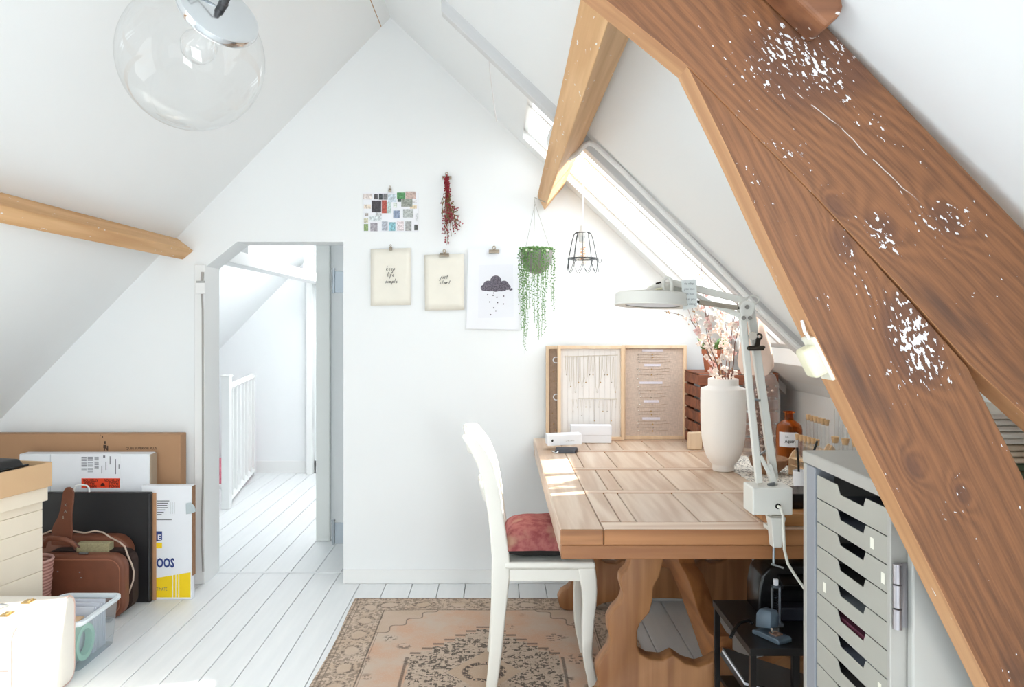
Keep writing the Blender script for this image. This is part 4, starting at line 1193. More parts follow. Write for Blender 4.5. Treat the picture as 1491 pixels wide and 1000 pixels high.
for i, (a, b_, c_, e_, cc) in enumerate(boxes):
    B().box(PX(515 + a / 11.11, d), PX(515 + c_ / 11.11, d), d - .0012 - .0001 * (i % 5), d - .0002, PZ(260 + e_ / 11.11, d), PZ(260 + b_ / 11.11, d)).build('photo', photo_mat(cc, i), pg)
bulldog('wall_clip', 'small clip holding the photo collage', 568, 277, YP - .003, 7, s=.6)
# cream sheets with handwriting
LET = {'k': [[(0, 2.2), (0, 0)], [(.6, 1), (.05, .45), (.75, 0)]], 'e': [[(.1, .5), (.65, .6), (.5, 1), (.15, .8), (.1, .3), (.4, 0), (.8, .2)]],
       'p': [[(.1, 1), (-.05, -1.2)], [(.1, .8), (.5, 1), (.75, .6), (.5, .1), (.05, .2)]], 'l': [[(.15, 2.2), (.05, .2), (.3, 0)]], 'i': [[(.1, 1), (.1, .1), (.35, 0)], [(.12, 1.5), (.16, 1.6)]],
       'f': [[(.8, 1.9), (.5, 2.2), (.3, 1.8), (.05, -1.1)], [(0, .9), (.6, 1)]], 's': [[(.7, .9), (.3, 1), (.2, .7), (.6, .35), (.4, 0), (0, .1)]],
       'm': [[(0, 0), (.1, 1), (.15, .6), (.45, 1), (.5, 0), (.55, .6), (.9, 1), (.95, 0)]], 'j': [[(.3, 1), (.15, -.9), (-.3, -1)], [(.34, 1.5), (.38, 1.6)]],
       'u': [[(0, 1), (.1, .2), (.4, 0), (.7, .4), (.75, 1), (.8, 0)]], 't': [[(.3, 1.8), (.2, .1), (.5, 0)], [(0, 1), (.6, 1.1)]],
       'a': [[(.7, .9), (.3, 1), (0, .5), (.3, 0), (.65, .3), (.7, 1), (.75, 0)]], 'r': [[(0, 1), (.1, 0), (.15, .6), (.5, 1), (.7, .9)]]}
def script(b, word, px_c, px_y, d, xh, gap=1.15, r=.0011):
    h = xh * d / F
    w = sum({'l': .6, 'i': .6, 'm': 1.3, 'j': .6}.get(c, 1.0) for c in word) * gap * h
    x = PX(px_c, d) - w / 2; z = PZ(px_y, d)
    for c in word:
        for strk in LET[c]:
            b.tube([(x + (u + .28 * v) * h, d - .0015, z + v * h) for u, v in strk], r, 4)
        x += {'l': .6, 'i': .6, 'm': 1.3, 'j': .6}.get(c, 1.0) * gap * h
def wavy_sheet(b, pts, y, amp, n=8):
    (xa, za), (xb, zb), (xc, zc_), (xd, zd) = pts      # tl, tr, br, bl
    g = []
    for j in range(n + 1):
        r = []
        for i in range(n + 1):
            u, v = i / n, j / n
            x = (xa * (1 - u) + xb * u) * (1 - v) + (xd * (1 - u) + xc * u) * v
            z = (za * (1 - u) + zb * u) * (1 - v) + (zd * (1 - u) + zc_ * u) * v
            yy = y - amp * (.4 * math.sin(u * 7 + v * 3) + (abs(u - .5) * 1.6) ** 2 * v + .3)
            r.append(b.bm.verts.new((x, yy, z)))
        g.append(r)
    for j in range(n):
        for i in range(n): b.face([g[j][i], g[j + 1][i], g[j + 1][i + 1], g[j][i + 1]])
    return b
def sheet(label, pxs, words, m, amp=.004):
    s_ = thing('paper_sheet', label, 'poster', P(pxs[0][0], pxs[0][1], YP))
    o = wavy_sheet(B(), [(PX(x, YP), PZ(y, YP)) for x, y in pxs], YP - .004, amp).build('sheet', m, s_, smooth=True)
    md = o.modifiers.new('thick', 'SOLIDIFY'); md.thickness = .0012
    q = B()
    for wd, xc, yb in words: script(q, wd, xc, yb, YP - .006 - amp, 2.9)
    if words: q.build('handwriting', INK, s_)
    return s_
sheet('cream sheet with the handwritten words keep life simple', [(540, 363), (598, 361), (598, 444), (540, 445)], [('keep', 569, 393.5), ('life', 569, 402.5), ('simple', 570, 412)], CREAM_PAPER, amp=.003)
bulldog('wall_clip', 'small clip holding the keep life simple sheet', 569, 362, YP - .010, 7, s=.6)
sheet('cream sheet with the handwritten words just start', [(618, 371), (676, 369), (676, 451), (619, 452)], [('just', 647, 405.5), ('start', 648, 413.5)], CREAM_PAPER, amp=.003)
bulldog('wall_clip', 'wide metal clip holding the just start sheet', 647, 371, YP - .011, 14)
# cloud print
cp = thing('cloud_print', 'white print of a dark rain cloud beside the hanging plant', 'poster', P(718, 420, YP))
d = YP - .006
B().prism([(PX(682, d), PZ(362, d)), (PX(757, d), PZ(362, d)), (PX(756, d), PZ(480, d)), (PX(679, d), PZ(478, d))], d, d + .004).build('sheet', PAPER, cp)
B().prism([(PX(697, d), PZ(386, d)), (PX(747, d), PZ(385, d)), (PX(748, d), PZ(462, d)), (PX(696, d), PZ(463, d))], d - .0008, d - .0001).build('inner_panel', mat((232, 234, 241), .7, var=.01, name='pale_lilac_paper'), cp)
def cloud_mat():
    t = NT('grey_cloud_ink')
    n = t.noise(t.scale(t.co, (160, 1, 160)), 1.0, 2, .6)
    return t.fin(t.mix(t.step(n, .4, .6), lin((78, 74, 84)), lin((120, 114, 126))), .8)
q = B()
yy0 = 0
for (cx_, cy_, rx, ry) in ((722, 409, 8.2, 8), (711, 415, 7.5, 6.5), (734, 415, 7, 6.5), (722, 417, 12, 6.5), (705, 419, 5.2, 4.5), (739, 418, 4.6, 4), (713, 420.5, 8, 3.6), (730, 420.5, 8, 3.6), (721.5, 421, 7, 3.8)):
    pts = [(PX(cx_ + rx * math.cos(2 * PI * k / 20), d), PZ(cy_ + ry * math.sin(2 * PI * k / 20), d)) for k in range(20)]
    yy0 += .00006
    q.prism(pts, d - .0012 - yy0, d - .0009)
q.build('cloud', cloud_mat(), cp)
q = B()
for xx, yy in ((710, 429), (719, 426.5), (718, 430), (723.5, 433), (733.5, 431), (713, 439.5), (724.5, 440.5), (733, 442.5), (719, 448), (722, 452.5), (714.5, 458), (743, 421.5), (745, 421)):
    rr = 1.0 if yy > 422 else 1.6
    pts = [(PX(xx + rr * math.cos(2 * PI * k / 8), d), PZ(yy + rr * 1.1 * math.sin(2 * PI * k / 8), d)) for k in range(8)]
    q.prism(pts, d - .0016, d - .0009)
q.build('rain_drops', cloud_mat(), cp)
bulldog('wall_clip', 'wide metal clip holding the cloud print', 719.5, 366, YP - .013, 15)
# dried flowers
df_ = thing('dried_bouquet', 'dried bunch of dark red flowers hanging upside down on the wall', 'dried flowers', P(652, 300, YP))
d0 = 4.185
q = B(); r1 = B(); r2 = B(); lf = B()
for k in range(24):
    xt = 650 + rnd.uniform(-2, 2)
    xb = rnd.choice([648, 650, 652, 655, 658, 662, 665]) + rnd.uniform(-3, 3)
    yb = 330 + rnd.uniform(-18, 24) - max(0, xb - 656) * 1.5
    if k < 3: xb, yb = 650 + 1.5 * k, 357 - 4 * k
    p0, p3 = P(xt, 258, d0), P(xb, yb, d0 - rnd.uniform(0, .03))
    pm_ = P((xt + xb) / 2 - 1, 300, d0 - .01)
    q.tube([p0, pm_, p3], .0013, 4)
    for j in range(26):
        t_ = rnd.random()
        base = (p0.lerp(pm_, t_ * 2) if t_ < .5 else pm_.lerp(p3, t_ * 2 - 1))
        off = Vector((rnd.gauss(0, .004 + .009 * t_), rnd.gauss(0, .005), rnd.gauss(0, .006)))
        tgt = r1 if t_ < .38 or rnd.random() < .35 else r2
        if .30 < t_ < .68 and rnd.random() < .6:
            if rnd.random() < .35: lf.leaf(base, base + Vector((rnd.uniform(-.012, .03), rnd.uniform(-.01, .004), rnd.uniform(-.03, .018))), .0028)
            continue
        tgt.octa(base + off, (.0044, .0044, .0052))
for (xa, ya, xb, yb) in ((655, 300, 662, 292), (656, 306, 664, 298), (657, 312, 668, 305), (658, 318, 671, 322), (660, 322, 673, 332), (657, 308, 667, 309), (659, 315, 670, 313), (646, 286, 642, 296), (645, 300, 644, 318), (646, 290, 643, 305)):
    lf.leaf(P(xa, ya, d0 - .012), P(xb, yb, d0 - .02), .0034)
q.build('stems', mat((128, 112, 74), .8, name='dry_stem'), df_)
r1.build('dark_red_flowers', mat((158, 38, 56), .8, var=.2, vs=60, name='dried_crimson'), df_)
r2.build('pink_flowers', mat((176, 92, 100), .8, var=.2, vs=60, name='dried_pink'), df_)
lf.build('leaves', mat((126, 112, 66), .8, var=.2, vs=60, name='dry_olive_leaf'), df_)
bulldog('wall_clip', 'metal clip holding the dried flowers to the wall', 650.5, 259, YP - .016, 14)

# ------------------------------------------------------------------ hanging planter
hp_ = thing('hanging_planter', 'grey bowl planter with trailing green strands hanging from the purlin', 'planter', P(782, 385, 4.0))
d = 4.0; pxm = d / F
pcx, pcz = PX(781, d), PZ(365, d)
R_ = 23.5 * pxm
prof = [(0, -R_ * 1.45), (R_ * .3, -R_ * 1.42), (R_ * .62, -R_ * 1.22), (R_ * .84, -R_ * .9), (R_ * .96, -R_ * .45), (R_, 0), (R_ * .93, 0), (R_ * .88, -R_ * .4), (R_ * .5, -R_ * .8), (0, -R_ * .9)]
B().lathe(prof, (pcx, d, pcz), 28).build('bowl', mat((150, 148, 142), .45, .35, var=.08, vs=20, name='zinc_bowl'), hp_, smooth=True)
B().lathe([(0, -.012), (R_ * .88, -.014)], (pcx, d, pcz), 20).build('soil', mat((70, 58, 46), .95, name='soil'), hp_)
pk_ = P(779, 296, d)
q = B()
for an in (.3, 2.4, 4.5):
    e_ = Vector((pcx + R_ * .95 * math.cos(an), d + R_ * .95 * math.sin(an), pcz))
    q.tube([pk_, e_], .0011, 4)
q.tube([pk_, pk_ + Vector((-.002, 0, .03)), Vector((.236, d, 2.0))], .002, 5)
q.build('hanging_cord', mat((176, 174, 168), .7, var=0, name='thin_cord'), hp_)
tips = [(759, 480), (762, 500), (764, 515), (767, 490), (766, 470), (757, 440), (775, 440), (778, 470), (784, 495), (782, 478), (789, 490), (790, 460), (797, 420), (806, 455), (803, 440), (770, 450), (787, 430), (761, 460), (764, 485), (793, 485)]
VINE = mat((122, 168, 100), .5, var=.2, vs=50, name='bead_leaf_green')
for k, (tx2, ty2) in enumerate(tips):
    an = math.asin(max(-1, min(1, (tx2 - 781) / 24.5)))
    if k % 3 == 2: an = PI - an
    rim_p = Vector((pcx + R_ * 1.02 * math.sin(an), d - R_ * 1.02 * math.cos(an), pcz + .006))
    out = Vector((pcx + R_ * 1.10 * math.sin(an), d - R_ * 1.10 * math.cos(an), pcz - .02))
    tip = Vector((PX(tx2, out.y), out.y, PZ(ty2, out.y)))
    pts = [Vector((pcx, d, pcz)).lerp(rim_p, .5) + Vector((0, 0, .004)), rim_p + Vector((0, 0, .004)), out]
    nseg = 8
    for s_ in range(1, nseg + 1):
        t_ = s_ / nseg
        pts.append(out.lerp(tip, t_) + Vector((.006 * math.sin(t_ * 7 + k), 0, 0)) * (t_ * (1.4 - t_)))
    b = B().tube(pts, .0008, 4)
    L = (out - tip).length
    nb = int(L / .0068) + 6
    for j in range(nb):
        t_ = j / nb
        seg_f = t_ * (len(pts) - 1); i0 = int(seg_f)
        p = pts[i0].lerp(pts[min(i0 + 1, len(pts) - 1)], seg_f - i0)
        sz = .0042 * (1.15 - .55 * t_)
        b.octa(p + Vector((rnd.gauss(0, .0042), rnd.gauss(0, .004), rnd.gauss(0, .003))), (sz, sz, sz * 1.2), Matrix.Rotation(rnd.random() * 3, 3, 'Y'))
    b.build('strand', VINE, hp_)
b = B()
for j in range(150):
    a = rnd.uniform(0, 2 * PI); rr = R_ * math.sqrt(rnd.random()) * 1.08
    b.octa((pcx + rr * math.cos(a), d + rr * math.sin(a), pcz + rnd.uniform(-.004, .016)), (.0052, .0052, .0055), Matrix.Rotation(rnd.random() * 3, 3, 'Y'))
b.build('crown', VINE, hp_)
b = B()
for j in range(5): b.ell((pcx - R_ * .6 + R_ * .3 * j, d - R_ * .9, pcz - .004), (.009, .007, .008), 8, 5)
b.build('pebbles', mat((232, 228, 216), .6, name='pale_pebble'), hp_, smooth=True)

# ------------------------------------------------------------------ wire basket pendant
WIRE = mat((52, 58, 64), .5, .5, var=0, name='dark_wire')
wl = thing('cage_pendant', 'white corded pendant bulb inside a dark wire basket shade', 'pendant lamp', P(850, 365, 3.45))
d = 3.45; s_ = d / F
cxw, cyw = PX(848.5, d), d
def wz(y): return PZ(y, d)
B().tube([(cxw, cyw, zr(cxw) + .0), (cxw, cyw, wz(330))], .0028, 6).build('cord', WHITE_TRIM, wl)
B().lathe([(0, wz(327)), (.010, wz(328)), (.012, wz(334)), (.022, wz(339)), (.022, wz(345)), (.019, wz(346)), (.017, wz(352)), (0, wz(352))], (cxw, cyw, 0), 16).build('socket', WHITE_TRIM, wl, smooth=True)
B().lathe([(.012, wz(352)), (.013, wz(356)), (.030, wz(366)), (.033, wz(372)), (.028, wz(379)), (.012, wz(384)), (0, wz(385))], (cxw, cyw, 0), 16).build('bulb', glass('bulb_glass', tint=(1, .97, .92), refl=.5, base=.05), wl, smooth=True)
B().tube([(cxw + .013 * math.cos(a * 1.7), cyw + .013 * math.sin(a * 1.7), wz(360) - .004 * a) for a in range(14)], .0016, 4).build('filament', mat((214, 150, 84), .5, .3, var=0, name='amber_filament'), wl)
q = B()
prof_y = [(339, 10.5), (341, 13), (350, 16), (362, 18.5), (376, 21.5)]
for k in range(10):
    a = 2 * PI * k / 10 + .2
    q.tube([(cxw + r_ * s_ * math.cos(a), cyw + r_ * s_ * math.sin(a), wz(y)) for y, r_ in prof_y], .0013, 4)
for y, r_, w_ in ((339, 10.5, .0022), (376, 21.5, .002), (377.5, 21.5, .0016)):
    q.tube([(cxw + r_ * s_ * math.cos(2 * PI * k / 28), cyw + r_ * s_ * math.sin(2 * PI * k / 28), wz(y)) for k in range(28)], w_, 4, closed=True)
for k in range(10):
    a0 = 2 * PI * k / 10 + .2
    pts = []
    for j in range(13):
        t_ = j / 12
        a = a0 + (2 * PI / 10) * 1.25 * (t_ - .12)
        yv = 377 + 19 * math.sin(PI * t_)
        pts.append((cxw + (21.5 + 1.5 * math.sin(PI * t_)) * s_ * math.cos(a), cyw + (21.5 + 1.5 * math.sin(PI * t_)) * s_ * math.sin(a), wz(yv)))
    q.tube(pts, .0012, 4)
q.tube([P(871, 376, d), P(872, 383, d), P(875, 382, d), P(876, 377, d)], .0012, 4)
q.build('wire_cage', WIRE, wl)

# ------------------------------------------------------------------ glass globe pendant
gl = thing('globe_pendant', 'large clear glass globe pendant with chrome cap at the upper left', 'pendant lamp', P(279, 85, 1.68))
C0 = P(279, 85, 1.68); GR = 103 * 1.68 / F
vdir = (Vector((0, 0, H)) - C0).normalized()
right = Vector((0, 0, 1)).cross(vdir).normalized()
up = vdir.cross(right).normalized()
nrm = (vdir * .60 + (right * .47 + up * .88).normalized() * .80).normalized()
q_ = nrm.to_track_quat('Z', 'Y').to_matrix().to_4x4()
th0 = math.asin(.50)
prof = [(GR * math.sin(th0 + (PI - th0) * k / 28), GR * math.cos(th0 + (PI - th0) * k / 28)) for k in range(29)]
prof[-1] = (0, -GR)
B().lathe(prof, C0, 56, q_).build('glass_globe', GLOBE, gl, smooth=True, ang=80)
hc = GR * math.cos(th0)
B().lathe([(GR * .47, hc - .012), (GR * .555, hc - .006), (GR * .57, hc + .002), (GR * .555, hc + .010), (GR * .52, hc + .013), (0, hc + .016)], C0, 48, q_).build('cap', CHROME, gl, smooth=True, ang=40)
B().lathe([(0, hc - .052), (.022, hc - .05), (.024, hc - .03), (.027, hc - .012), (0, hc - .012)], C0, 20, q_).build('socket', CHROME, gl, smooth=True)
B().lathe([(.016, hc - .05), (.020, hc - .06), (.036, hc - .082), (.038, hc - .098), (.030, hc - .116), (.012, hc - .128), (0, hc - .130)], C0, 20, q_).build('bulb', glass('clear_bulb', refl=.6, base=.06), gl, smooth=True)
B().lathe([(0, hc + .016), (.009, hc + .016), (.010, hc + .030), (.008, hc + .032), (.007, hc + .050), (.004, hc + .056), (0, hc + .056)], C0, 14, q_).build('cable_grip', mat((58, 58, 60), .4, var=.02, name='dark_grip'), gl, smooth=True)
gp = C0 + nrm * (hc + .056)
top_ = Vector((gp.x - .03, gp.y, zr(RX) - .05))
side = (q_ @ Vector((.07, 0, 0)))
B().tube([gp, gp + nrm * .02 + Vector((0, 0, .02)), Vector((gp.x - .01, gp.y, gp.z + .25)), Vector((gp.x - .01, gp.y, zl(gp.x - .01)+ .0 if gp.x - .01 < RX else zr(gp.x - .01)))], .0034, 6).build('cable', mat((150, 150, 150), .5, var=0, name='grey_flex'), gl, smooth=True)
lp = [C0 + nrm * (hc + .02) + right * -.012, C0 + nrm * (hc + .03) + right * -.05 + up * .01, C0 + nrm * (hc + .05) + right * -.06 + up * .06, C0 + nrm * (hc + .06) + right * -.04 + up * .12, gp + Vector((-.01, 0, .15))]
B().tube(lp, .002, 6).build('earth_wire', STEEL, gl, smooth=True)

# ------------------------------------------------------------------ jewellery frames on the table
def linen(name, c):
    t = NT(name)
    n1 = t.noise(t.scale(t.co, (300, 1, 40)), 1.0, 2); n2 = t.noise(t.scale(t.co, (40, 1, 300)), 1.0, 2)
    f = t.math('MULTIPLY', t.math('ADD', n1, n2), .5)
    a = lin(c); b_ = tuple(v * .82 for v in a[:3]) + (1,)
    return t.fin(t.mix(t.step(f, .38, .62), a, b_), .9)
GOLD = mat((206, 172, 116), .3, .9, var=.05, name='gold')
SILV = mat((232, 230, 224), .25, .8, var=0, name='pale_bead')
def jframe(label, xa, xb, yt, yb, d, th, m, lean=0.0):
    r = thing('jewellery_frame', label, 'frame', P((xa + xb) / 2, yb, d))
    x0, x1, z1, z0 = PX(xa, d), PX(xb, d), PZ(yt, d), TZ + .0008
    w = 4.6 * d / F
    for a, b_, c_, e_ in ((x0, x0 + w, z0, z1), (x1 - w, x1, z0, z1), (x0 + w, x1 - w, z1 - w, z1), (x0 + w, x1 - w, z0, z0 + w)):
        B().box(a, b_, d, d + th, c_, e_).build('frame_side', BIRCH_Z, r, bev=.001, seg=1)
    B().box(x0 + w, x1 - w, d + th - .012, d + th - .004, z0 + w, z1 - w).build('backing', m, r)
    return r, d + th - .0125
f1, dd = jframe('birch jewellery frame mostly hidden behind the white panelled one', 795, 900, 503.5, 634, 4.16, .028, linen('brown_linen', (176, 152, 132)))
q = B()
for (xx, yy) in ((809.5, 524), (810, 578)):
    q.lathe([(.013, 0), (.018, .0), (.018, .003), (.013, .003), (.013, 0)], P(xx, yy, dd - .004), 16, Matrix.Rotation(PI / 2, 4, 'X'))
q.build('ring_card', PAPER, f1)
q = B()
for yy in (541, 555, 602, 617, 626): q.octa(P(806 + rnd.uniform(-2, 3), yy, dd - .003), .004)
q.build('beads', GOLD, f1)
f3, dd = jframe('birch jewellery frame on the right with five white label strips', 906, 1000, 502.5, 634, 4.155, .028, linen('beige_linen', (208, 190, 176)))
for i, (xa, xb, yy) in enumerate(((935, 965, 510), (938, 962, 531.5), (931, 964.5, 557), (937, 959, 584), (935, 961, 609))):
    B().box(PX(xa, dd), PX(xb, dd), dd - .0022, dd - .0004, PZ(yy + 1.8, dd), PZ(yy - 1.6, dd)).build('label_strip', mat((226, 222, 232), .7, var=.1, vs=200, name='lilac_label'), f3)
nk = B(); bd = B(); bs = B()
for i, yy in enumerate((516, 520, 523.5, 527, 537, 541, 545, 551, 563, 568, 572.5, 578, 589, 593, 598, 603, 613, 617, 622, 627)):
    xa, xb = 926 + rnd.uniform(0, 5), 966 + rnd.uniform(0, 12)
    nk.tube([P(xa, yy, dd - .002), P((xa + xb) / 2, yy + rnd.uniform(.2, 1.2), dd - .002), P(xb, yy - rnd.uniform(0, 1), dd - .002)], .0006, 4)
    bs.octa(P(xa + 2, yy, dd - .004), (.007, .003, .003))
    if rnd.random() < .75: (bd if rnd.random() < .5 else bs).octa(P(949 + rnd.uniform(-2, 2), yy + .5, dd - .004), (.0046, .003, .0046))
for xx in (943, 957): bs.octa(P(xx, 545, dd - .004), .0042)
nk.build('necklaces', mat((160, 134, 110), .5, .5, var=0, name='fine_chain'), f3); bd.build('gold_beads', GOLD, f3); bs.build('pearl_beads', SILV, f3)
f2, dd = jframe('birch frame with white grooved panel standing in front of the linen ones', 812, 909, 503, 637, 4.115, .030, mat((232, 228, 224), .8, var=.02, name='white_panel'))
gv = B()
for i in range(11):
    xx = 819 + i * 7.7
    gv.box(PX(xx, dd), PX(xx, dd) + .0012, dd - .0012, dd, PZ(631, dd), PZ(510, dd))
gv.build('grooves', mat((214, 208, 204), .8, var=0, name='groove_shade_cream'), f2)
nk = B(); bd = B(); bs = B()
for i in range(14):
    xa = 824 + i * 5.4 + rnd.uniform(-1, 1); xb = xa + rnd.uniform(3, 7)
    yt_ = 519 if i % 5 else 517; ybot = rnd.choice([548, 556, 562, 545, 570])
    nk.tube([P(xa, yt_, dd - .003), P(xa + .6, ybot - 8, dd - .003), P((xa + xb) / 2, ybot, dd - .003), P(xb - .6, ybot - 8, dd - .003), P(xb, yt_, dd - .003)], .0007, 4)
    (bd if i % 2 else bs).octa(P((xa + xb) / 2, ybot + .6, dd - .005), (.0036, .003, .0042))
for i in range(11):
    xa = 833 + i * 6.2; ybot = rnd.choice([592, 598, 604, 612])
    nk.tube([P(xa, 581, dd - .003), P(xa + 1.5, ybot, dd - .003), P(xa + 3, 581, dd - .003)], .0006, 4)
    (bd if i % 2 else bs).octa(P(xa + 1.5, ybot + .6, dd - .005), .0034)
nk.tube([P(822, 519, dd - .004), P(900, 517, dd - .004)], .0012, 4); nk.tube([P(842, 580, dd - .004), P(898, 581, dd - .004)], .0012, 4)
nk.build('necklaces', mat((206, 196, 176), .5, .4, var=0, name='pale_chain'), f2); bd.build('gold_beads', GOLD, f2); bs.build('pearl_beads', SILV, f2)

# small boxes and the phone
b2 = thing('gift_box', 'longer white box lying on the table in front of the white framed panel', 'box', P(861, 645, 4.0))
m_ = Matrix.Translation(P(861, 645, 4.02)) @ Matrix.Rotation(math.radians(-2), 4, 'Z')
zz0 = TZ + .001 - m_.translation.z
B().box(-.102, .102, 0, .07, zz0, zz0 + .062, m_).build('base', PAPER, b2, bev=.002)
B().box(-.104, .104, -.002, .072, zz0 + .040, zz0 + .088, m_).build('lid', PAPER, b2, bev=.002)
ph_ = thing('black_pouch', 'flat black glasses pouch on the table under the short white box', 'pouch', P(824, 657, 3.74))
B().loft([[P(806, 661, 3.70), P(838, 661, 3.70), P(843, 656, 3.76), P(808, 655, 3.78)], [Vector((p.x, p.y, p.z + .018)) for p in (P(808, 661, 3.71), P(836, 661, 3.71), P(841, 656, 3.75), P(810, 655, 3.77))]]).build('body', mat((52, 54, 62), .5, name='slate_pouch'), ph_, bev=.005, seg=2, smooth=True)
for v in ph_.children[0].data.vertices: v.co.z = (TZ + .001 if v.co.z < (TZ + .010 - W[ph_].translation.z) + .0 else v.co.z + W[ph_].translation.z) - W[ph_].translation.z
B().tube([P(804, 657, 3.73) , P(810, 660, 3.70), P(813, 657, 3.70)], .004, 6).build('zip_pull', CHROME, ph_)
b1 = thing('gift_box', 'short white box with a tiny black mark at the left rear of the table', 'box', P(822, 650, 3.8))
m_ = Matrix.Translation(Vector((PX(822.5, 3.78), 3.785, TZ + .026))) @ Matrix.Rotation(math.radians(3), 4, 'Z') @ Matrix.Rotation(math.radians(-2), 4, 'Y')
B().box(-.083, .083, 0, .085, 0, .050, m_).build('body', PAPER, b1, bev=.002)
q = B()
q.prism([(-.062, .018), (-.057, .018), (-.054, .024), (-.056, .031), (-.061, .029), (-.064, .024)], -.0012, -.0002, m=m_)
q.build('mark', INK, b1)
q = B()
for k in range(5): q.box(.005 + .009 * k, .011 + .009 * k, -.001, -.0002, .018, .021 + .003 * (k % 2), m_)
q.build('faint_print', mat((206, 206, 206), .8, var=0, name='faint_grey_print'), b1)

wk = B()
wk.prism([(PX(1002, 3.8), TZ + .001), (PX(1023, 3.8), TZ + .001), (PX(1023, 3.8), PZ(629, 3.8)), (PX(1003, 3.8), PZ(630, 3.8))], 3.80, 3.835)
tag(wk.build('wood_block', BIRCH_Z, bev=.006, seg=2), 'small pale wooden block on the table between frames and vase', 'block')

# ------------------------------------------------------------------ vase with blossom branches
vs_ = thing('vase', 'tall white ceramic vase holding blossom branches on the table', 'vase', (PX(1053, 3.28), 3.28, TZ))
sv = 3.28 / F
vpro = [(0, 690.5), (14.8, 690.5), (15.6, 689.5), (15.6, 682.5), (17, 680.5), (20, 676.5), (23.6, 670.5), (26.2, 664), (28.6, 655), (30.6, 642), (31.8, 622), (32.2, 600), (32, 573), (31.2, 571), (22.5, 568), (21.6, 566), (21.6, 558), (21, 557), (20, 558), (20, 568), (28, 575), (28.5, 640), (0, 676)]
zb0 = TZ + .0008
def vz(y): return zb0 + (690.5 - y) * sv
B().lathe([(r_ * sv, vz(y)) for r_, y in vpro], (PX(1053, 3.28), 3.28, 0), 48).build('body', mat((249, 245, 240), .5, var=.01, vs=6, name='matt_white_ceramic'), vs_, smooth=True, ang=50)
VX = PX(1053, 3.28); VTOP = vz(557)
def blossom_branch(i, ptsxy, dd, dens, label, flowers=True, twigs=()):
    r = thing('blossom_branch', label, 'branch', (VX, 3.28, VTOP - .1), group='blossom branches in the white vase')
    n = len(ptsxy)
    pts = []
    for k, (x, y) in enumerate(ptsxy):
        t_ = k / (n - 1)
        pts.append(P(x, y, 3.28 + dd * t_ * 1.0))
    base = Vector((VX + (pts[0].x - VX) * .4, 3.28 + dd * .0, vz(610)))
    pts = [base] + pts
    b = B().tube(pts, [.0034 - .0026 * k / n for k in range(n + 1)], 6)
    for tw in twigs:
        b.tube([P(x, y, 3.28 + dd * .7) for x, y in tw], .0012, 4)
    b.build('stem', mat((122, 92, 84), .8, var=.1, name='bark'), r)
    fw = B(); fp = B(); bu = B()
    nf = 0
    for k in range(1, n):
        a, c_ = pts[k], pts[k + 1]
        L = (c_ - a).length
        m = int(L / .011)
        for j in range(m):
            p = a.lerp(c_, rnd.random())
            yp = CY + (H - p.z) * F / p.y
            dn = dens * max(.12, min(1, 1 - abs(yp - 485) / 75))
            off = Vector((rnd.gauss(0, .016), rnd.gauss(0, .014), rnd.gauss(0, .012)))
            if rnd.random() < dn:
                tgt = fp if rnd.random() < .28 else fw
                s_ = rnd.uniform(.012, .020)
                for pt in range(5):
                    an = 2 * PI * pt / 5 + rnd.random()
                    ax = Vector((rnd.uniform(-.4, .4), -1, rnd.uniform(-.2, .6))).normalized()
                    u = ax.orthogonal().normalized(); w = ax.cross(u)
                    tipp = p + off + (u * math.cos(an) + w * math.sin(an)) * s_ + ax * s_ * .35
                    tgt.leaf(p + off, tipp, s_ * .42, up=ax)
            elif rnd.random() < .5:
                bu.octa(p + off * .35, (.0035, .0035, .005))
    if len(fw.bm.verts): fw.build('white_blossoms', mat((250, 236, 226), .7, var=.03, name='white_petal'), r, kind='stuff')
    else: fw.bm.free()
    if len(fp.bm.verts): fp.build('pink_blossoms', mat((247, 208, 202), .7, var=.05, name='pink_petal'), r, kind='stuff')
    else: fp.bm.free()
    if len(bu.bm.verts): bu.build('buds', mat((196, 160, 116), .7, var=.2, name='bud_olive'), r, kind='stuff')
    else: bu.bm.free()
br = [([(1043, 557), (1036, 530), (1022, 490), (1006, 466), (990, 458), (967, 453)], -.05, .55, 'low branch reaching far left toward the frames', [[(1008, 468), (1000, 445), (986, 449)]]),
      ([(1046, 557), (1040, 520), (1030, 475), (1024, 430), (1022, 395), (1020, 370)], .05, .65, 'tallest branch rising straight above the paper note', [[(1022, 400), (1008, 388), (983, 360), (950, 340)]]),
      ([(1048, 557), (1038, 530), (1026, 500), (1015, 470), (1008, 448)], -.12, .95, 'branch with dense pink blossom on the left of the vase', []),
      ([(1052, 557), (1050, 520), (1050, 480), (1048, 440)], .1, .95, 'upright middle branch with white blossom', []),
      ([(1060, 557), (1063, 520), (1066, 480), (1074, 440), (1081, 418)], .0, .75, 'branch on the right ending beside the lamp elbow', [[(1066, 480), (1068, 440), (1066, 405)]]),
      ([(1064, 557), (1068, 530), (1070, 500), (1078, 470)], -.08, .9, 'short branch with white flowers right of the vase neck', []),
      ([(1050, 557), (1044, 530), (1034, 505), (1028, 480), (1032, 455)], -.16, 1.0, 'nearest branch with thick clusters left of the stem tangle', []),
      ([(1056, 557), (1058, 525), (1060, 490), (1052, 455), (1050, 430)], .14, .8, 'rear branch half hidden behind the others', [])]
for i, (pp_, dd_, de_, la_, tw_) in enumerate(br):
    blossom_branch(i, pp_, dd_, de_, 'blossom branch: ' + la_, twigs=tw_)

